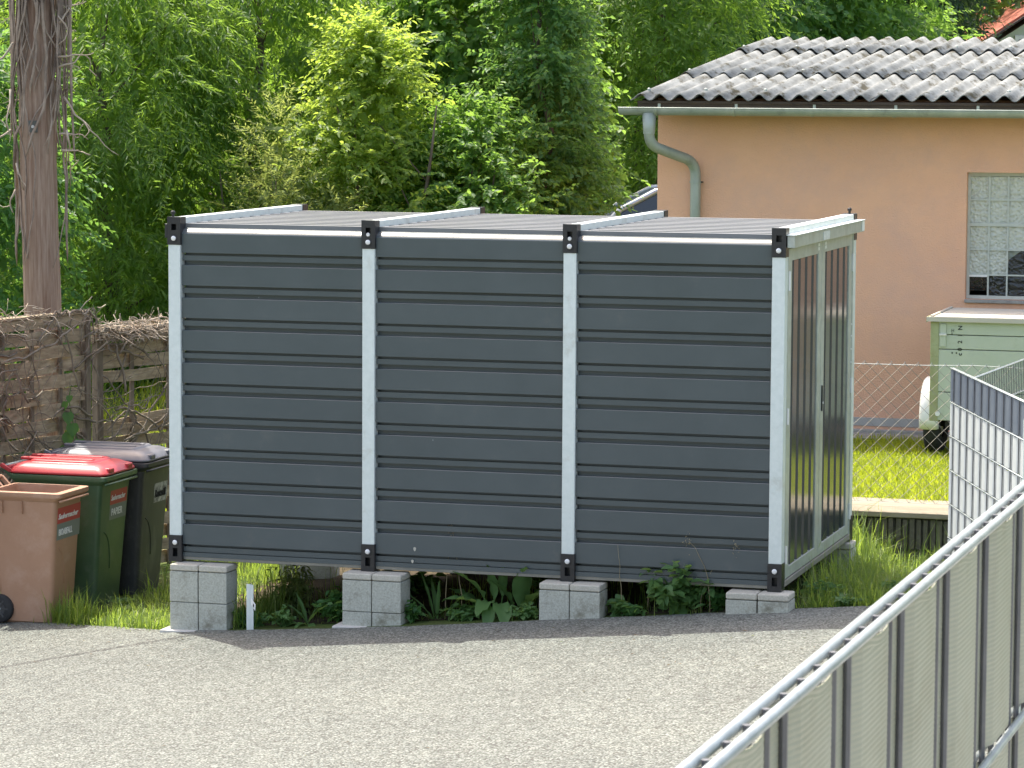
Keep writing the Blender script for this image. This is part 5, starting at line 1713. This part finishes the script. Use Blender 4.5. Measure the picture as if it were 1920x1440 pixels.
# ------------------------------------------------------------------ car behind the house corner
def car():
    e = empty('parked_car', (-1.45, 20.44, ground_z(-1.4, 20.4)), math.atan2(.2825, .9593), 'silver car with dark windows half hidden behind the corner of the salmon house', 'car')
    # side profile of lower body and greenhouse, lofted over the width
    low = [(-2.15, .32), (-2.2, .55), (-2.12, .78), (-1.35, .98), (-1.05, 1.02), (1.75, 1.05), (2.1, .95), (2.18, .6), (2.1, .32)]
    def ring(y, s): return [(x * (1 if abs(x) < 1 else s), y, z) for x, z in low]
    MB().loft([ring(-.80, .95), ring(-.86, 1), ring(.86, 1), ring(.80, .95)]).build('body', M['car_paint'], e, bevel=.04, seg=2)
    gh = [(-1.08, 1.0), (-.80, 1.29), (-.36, 1.52), (.1, 1.575), (1.1, 1.54), (1.62, 1.30), (1.78, 1.03)]
    def cab(y, k): return [(x, y * (1 - .16 * max(0, z - 1.0) / .55), z) for x, z in gh]
    MB().loft([cab(-.82, 1), cab(.82, 1)]).build('cabin_glass', M['car_glass'], e, bevel=.02)
    # pillars and roof as painted strips a little proud
    for s in (-1, 1):
        pts = [(x, s * (.835 * (1 - .16 * max(0, z - 1.0) / .55)), z + .008) for x, z in gh[:4]]
        MB().tube(pts, [.045, .038, .038, .042], 8).build('windscreen_pillar', M['car_paint'], e, smooth=True)
        pts = [(x, s * (.835 * (1 - .16 * max(0, z - 1.0) / .55)), z + .008) for x, z in gh[3:]]
        MB().tube(pts, [.042, .045, .06, .08], 8).build('roof_rail', M['car_paint'], e, smooth=True)
        MB().tube([(.35, s * .83, 1.0), (.33, s * .755, 1.55)], .03, 6).build('door_pillar', M['black'], e)
        MB().loft([rrect(-1.02, -.86, -.03, .13, .03, 1.03), rrect(-1.04, -.88, -.04, .15, .03, 1.17)]).build('mirror', M['car_paint'], e, loc=(0, s * .93 - .05, 0), bevel=.02)
        for x in (-1.35, 1.35):
            prof = [(.17, -.09), (.29, -.10), (.32, -.06), (.32, .06), (.29, .1), (.17, .09)]
            rings = [[(x + q * math.cos(2 * math.pi * k / 22), s * .78 + yy, .32 + q * math.sin(2 * math.pi * k / 22)) for k in range(22)] for q, yy in prof]
            w = MB().loft(rings, False, False).build('wheel', M['rubber'], e, smooth=True)
            MB().cyl((x, s * .78 - .08, .32), (x, s * .78 + .08, .32), .19, 14).build('rim', M['galv'], w)
        MB().box(-2.16, -2.0, s * .62 - .14, s * .62 + .14, .66, .78).build('headlight', M['white'], e, bevel=.03)
    MB().loft([[(x, y, z + .012) for y, z in ((-.70, 1.545), (-.4, 1.565), (.4, 1.565), (.70, 1.545))] + [(x, y, z - .01) for y, z in ((.70, 1.545), (.4, 1.565), (-.4, 1.565), (-.70, 1.545))] for x in (-.2, .1, 1.1)]).build('roof_skin', M['car_paint'], e)
car()

# ------------------------------------------------------------------ house far behind, top right
def far_house():
    ox, oy = -.55, 41.5
    e = empty('tiled_house', (ox, oy, .3), math.atan2(.2825, .9593), 'pale green house with red tiled roof and dark verge, behind the trees at top right', 'house')
    # local x runs to the right in the picture; gable wing in front
    apex = (4.2, 6.45); le = (-.35, 3.42); re_ = (8.7, 3.42)
    MB().loft([[(x, 0, z) for x, z in ((0, -.4), (8.4, -.4), (8.4, re_[1] + .05), (apex[0], apex[1] - .18), (0, le[1] + .1))], [(x, 5, z) for x, z in ((0, -.4), (8.4, -.4), (8.4, re_[1] + .05), (apex[0], apex[1] - .18), (0, le[1] + .1))]]).build('wall', M['pale_green_wall'], e)
    for a, b in ((le, apex), (apex, re_)):
        mb = MB().loft([[(a[0], y, a[1]), (b[0], y, b[1]), (b[0], y, b[1] + .10), (a[0], y, a[1] + .10)] for y in (-.35, 5.2)])
        rf = mb.build('wing_roof', M['tile'], e)
        MB().bar((a[0], -.37, a[1] + .03), (b[0], -.37, b[1] + .03), .03, .16, up=(0, 1, 0)).build('verge_board', M['verge'], rf)
    # window in the gable
    for x in (.45, 5.0):
        f = MB().box(x, x + 1.0, -.04, .02, 2.5, 3.72).build('window', M['white'], e, bevel=.01)
        for q in (0, 1):
            MB().box(x + .08 + .44 * q, x + .08 + .44 * q + .40, -.055, -.041, 2.58, 3.64).build('pane', M['car_glass'], f)
    # main body with its roof slope towards us, tiles in courses
    MB().box(-1.0, 12, 5.3, 12, -.4, 4.0).build('main_wall', M['pale_green_wall'], e)
    mb = MB()
    rws = 22
    for i in range(rws):
        y0 = 3.2 + .26 * i; z0 = 3.45 + .19 * i
        n = 60
        lo = []; hi = []
        for j in range(n * 4 + 1):
            x = -1.2 + j * .055
            w = .02 * math.sin(j * math.pi / 2 + (i % 2) * math.pi)
            lo.append((x, y0, z0 + .05 + w)); hi.append((x, y0 + .30, z0 + .22 + w * .5))
        mb.sheet([lo, hi])
    o = mb.build('tile_roof', M['tile'], e)
    o['kind'] = 'stuff'
    MB().box(3, 3.6, 8.5, 9.1, 6.5, 8.6).build('chimney', M['tile'], e)
far_house()

# ------------------------------------------------------------------ overhead cable (its shadow crosses the yard)
def cable():
    # slung between two far poles, well above the yard
    pts = []
    for i in range(-16, 20):
        q = i * 1.0
        pts.append((-2.75 + .624 * q, .72 + .781 * q, 5.5 + .0035 * (q - 2) ** 2))
    o = MB().tube(pts, .022, 6).build('overhead_cable', M['cable'], smooth=True)
    tag(o, 'black overhead cable strung above the yard', 'cable')
cable()

# ------------------------------------------------------------------ trees and shrubs
def gt(x, y): return ground_z(x, y)
G1 = 'trees and shrubs behind the container'
def T_(name, label, cat, x, y, zb, zt, rad, lumps, sprays, per, L, W, mat, seed, **kw):
    tree(name, label, cat, x, y, gt(x, y), zb, zt, rad, lumps, sprays, per, L, W, M[mat], seed, group=G1, **kw)

T_('lilac_bush', 'dark broad-leaved bush at the left edge behind the utility pole', 'bush', -5.15, 7.6, -.3, 3.3, 0.72, 60, 22, 14, 0.065, 0.042, 'leaf_ivy', 101, hexa=True, stems=3, r0=.05, droop=.6, spray_len=.35, fill=540)
T_('willow_tree', 'narrow-leaved willow just right of the utility pole', 'tree', -5.0, 10.6, -0.2, 4.6, 1.15, 110, 30, 18, 0.095, 0.02, 'leaf_willow', 102, droop=.75, spray_len=.5, r0=.1, fill=675)
T_('willow_tree', 'large narrow-leaved willow in the middle left, above the left bay of the container', 'tree', -4.1, 12.2, -0.1, 4.9, 1.5, 150, 32, 18, 0.095, 0.02, 'leaf_willow', 103, droop=.75, spray_len=.5, r0=.13, fill=1170, lump_r=(.25, .5))
T_('willow_tree', 'narrow-leaved tree reaching over the top of the yellow-green shrub', 'tree', -3.2, 14.4, 0.3, 5.4, 1.2, 90, 28, 16, 0.09, 0.021, 'leaf_willow', 104, droop=.7, spray_len=.5, r0=.12, fill=810)
T_('juniper', 'feathery grey-green shrub above the left bay of the container', 'shrub', -2.95, 10.1, .1, 2.75, .42, 34, 22, 18, .055, .012, 'leaf_feather', 105, droop=-.1, spray_len=.3, r0=.04, stems=3, fill=225, lump_r=(.12, .3))
T_('lime_shrub', 'bright yellow-green shrub left of the middle, lit from behind', 'shrub', -2.30, 10.75, .1, 3.5, .70, 85, 20, 14, 0.062, 0.036, 'leaf_lime', 106, hexa=True, droop=.4, spray_len=.36, r0=.05, stems=3, fill=405, lump_r=(.13, .30), square=.9, inner=.5)
T_('elder_shrub', 'pale feathery shrub low behind the second roof rail', 'shrub', -2.3, 9.9, -.1, 1.95, .48, 30, 18, 14, .06, .018, 'leaf_feather', 107, droop=.1, spray_len=.28, r0=.03, stems=4, fill=135, lump_r=(.12, .28))
T_('hazel_tree', 'tall hazel with round leaves in the middle of the photo', 'tree', -2.0, 13.4, 0.2, 4.7, 1.05, 130, 26, 14, 0.08, 0.06, 'leaf_hazel', 108, hexa=True, droop=.5, spray_len=.42, r0=.09, stems=3, fill=675, lump_r=(.2, .42))
T_('hazel_shrub', 'mid-green leafy shrub behind the third roof rail of the container', 'shrub', -1.35, 11.3, .0, 2.75, .78, 85, 26, 15, 0.06, 0.038, 'leaf_hazel', 109, hexa=True, droop=.4, spray_len=.34, r0=.05, stems=4, fill=405, lump_r=(.16, .34))
T_('hedge_tree', 'dark dense hedge tree beside the left corner of the salmon house', 'tree', -0.98, 12.1, -0.1, 4.7, 0.47, 90, 24, 13, .062, .04, 'leaf_hedge', 110, hexa=False, droop=.4, spray_len=.32, r0=.07, fill=250, lump_r=(.12, .28), square=.8, inner=.5)
T_('hedge_tree', 'dark hedge tree directly behind the parked car', 'tree', -3.0, 24.6, .3, 6.2, 1.3, 90, 26, 13, .09, .06, 'leaf_hedge', 111, hexa=False, droop=.4, spray_len=.4, r0=.1, fill=720)
T_('ash_tree', 'tall light-edged tree above the left end of the corrugated roof', 'tree', -2.3, 22.8, 1.9, 6.2, 1.2, 80, 26, 14, .10, .035, 'leaf_willow', 112, droop=.6, spray_len=.5, r0=.14, fill=540)
T_('dark_tree', 'dark broadleaf tree above the corrugated roof, left of the bright one', 'tree', -2.2, 27.2, .4, 6.5, 1.5, 100, 24, 12, .12, .08, 'leaf_hedge', 113, droop=.5, spray_len=.5, r0=.14, fill=810)
T_('maple_tree', 'bright mid-green tree above the middle of the corrugated roof', 'tree', -0.95, 28.3, .4, 6.3, 1.15, 90, 24, 13, .12, .07, 'leaf_hazel', 114, droop=.5, spray_len=.5, r0=.14, fill=630)
T_('spruce_tree', 'very dark conifer left of the red tiled roof', 'tree', -0.85, 34.5, .4, 8, 0.7, 130, 26, 14, .16, .03, 'leaf_conifer', 115, droop=.7, spray_len=.7, r0=.2, fill=990, square=.7)
T_('elder_shrub', 'pale green shrub in front of the dark conifer, above the roof ridge', 'shrub', 0.0, 29.5, .4, 4.15, 0.6, 40, 20, 13, .10, .05, 'leaf_hazel', 116, droop=.5, spray_len=.45, r0=.06, stems=3, fill=180)

def woodland():
    # far mass of trees that closes the view; nobody could count them
    r_ = np.random.default_rng(55)
    n = 80000
    px = r_.uniform(-32, 9, n)
    py = r_.uniform(17.0, 22, n) + np.where(px > -4.2, 22 + (px + 4.2) * 1.0, 0)
    far = np.clip((px + 8) / 4, 0, 1)
    top = 7.5 + 2.5 * np.sin(px * .9) + r_.normal(size=n) * .5
    pz = .2 + (top - .2) * r_.random(n) ** .8
    P = np.stack([px, py + .9 * np.sin(pz * 2.1 + px * 1.7), pz], 1)
    V, T = leaf_arrays(P, unit(r_.normal(size=(n, 3)) + np.array([0, -.4, -.4])), unit(r_.normal(size=(n, 3)) * .6 + np.array([0, -.5, .8])), .26 * (.6 + .8 * r_.random(n)), .17 * (.6 + .8 * r_.random(n)), hexa=False)
    o = link('woodland', raw_mesh('woodland', V, T, M['leaf_wood']))
    tag(o, 'dark woodland closing the view behind the nearer trees', 'woodland', kind='stuff')
woodland()
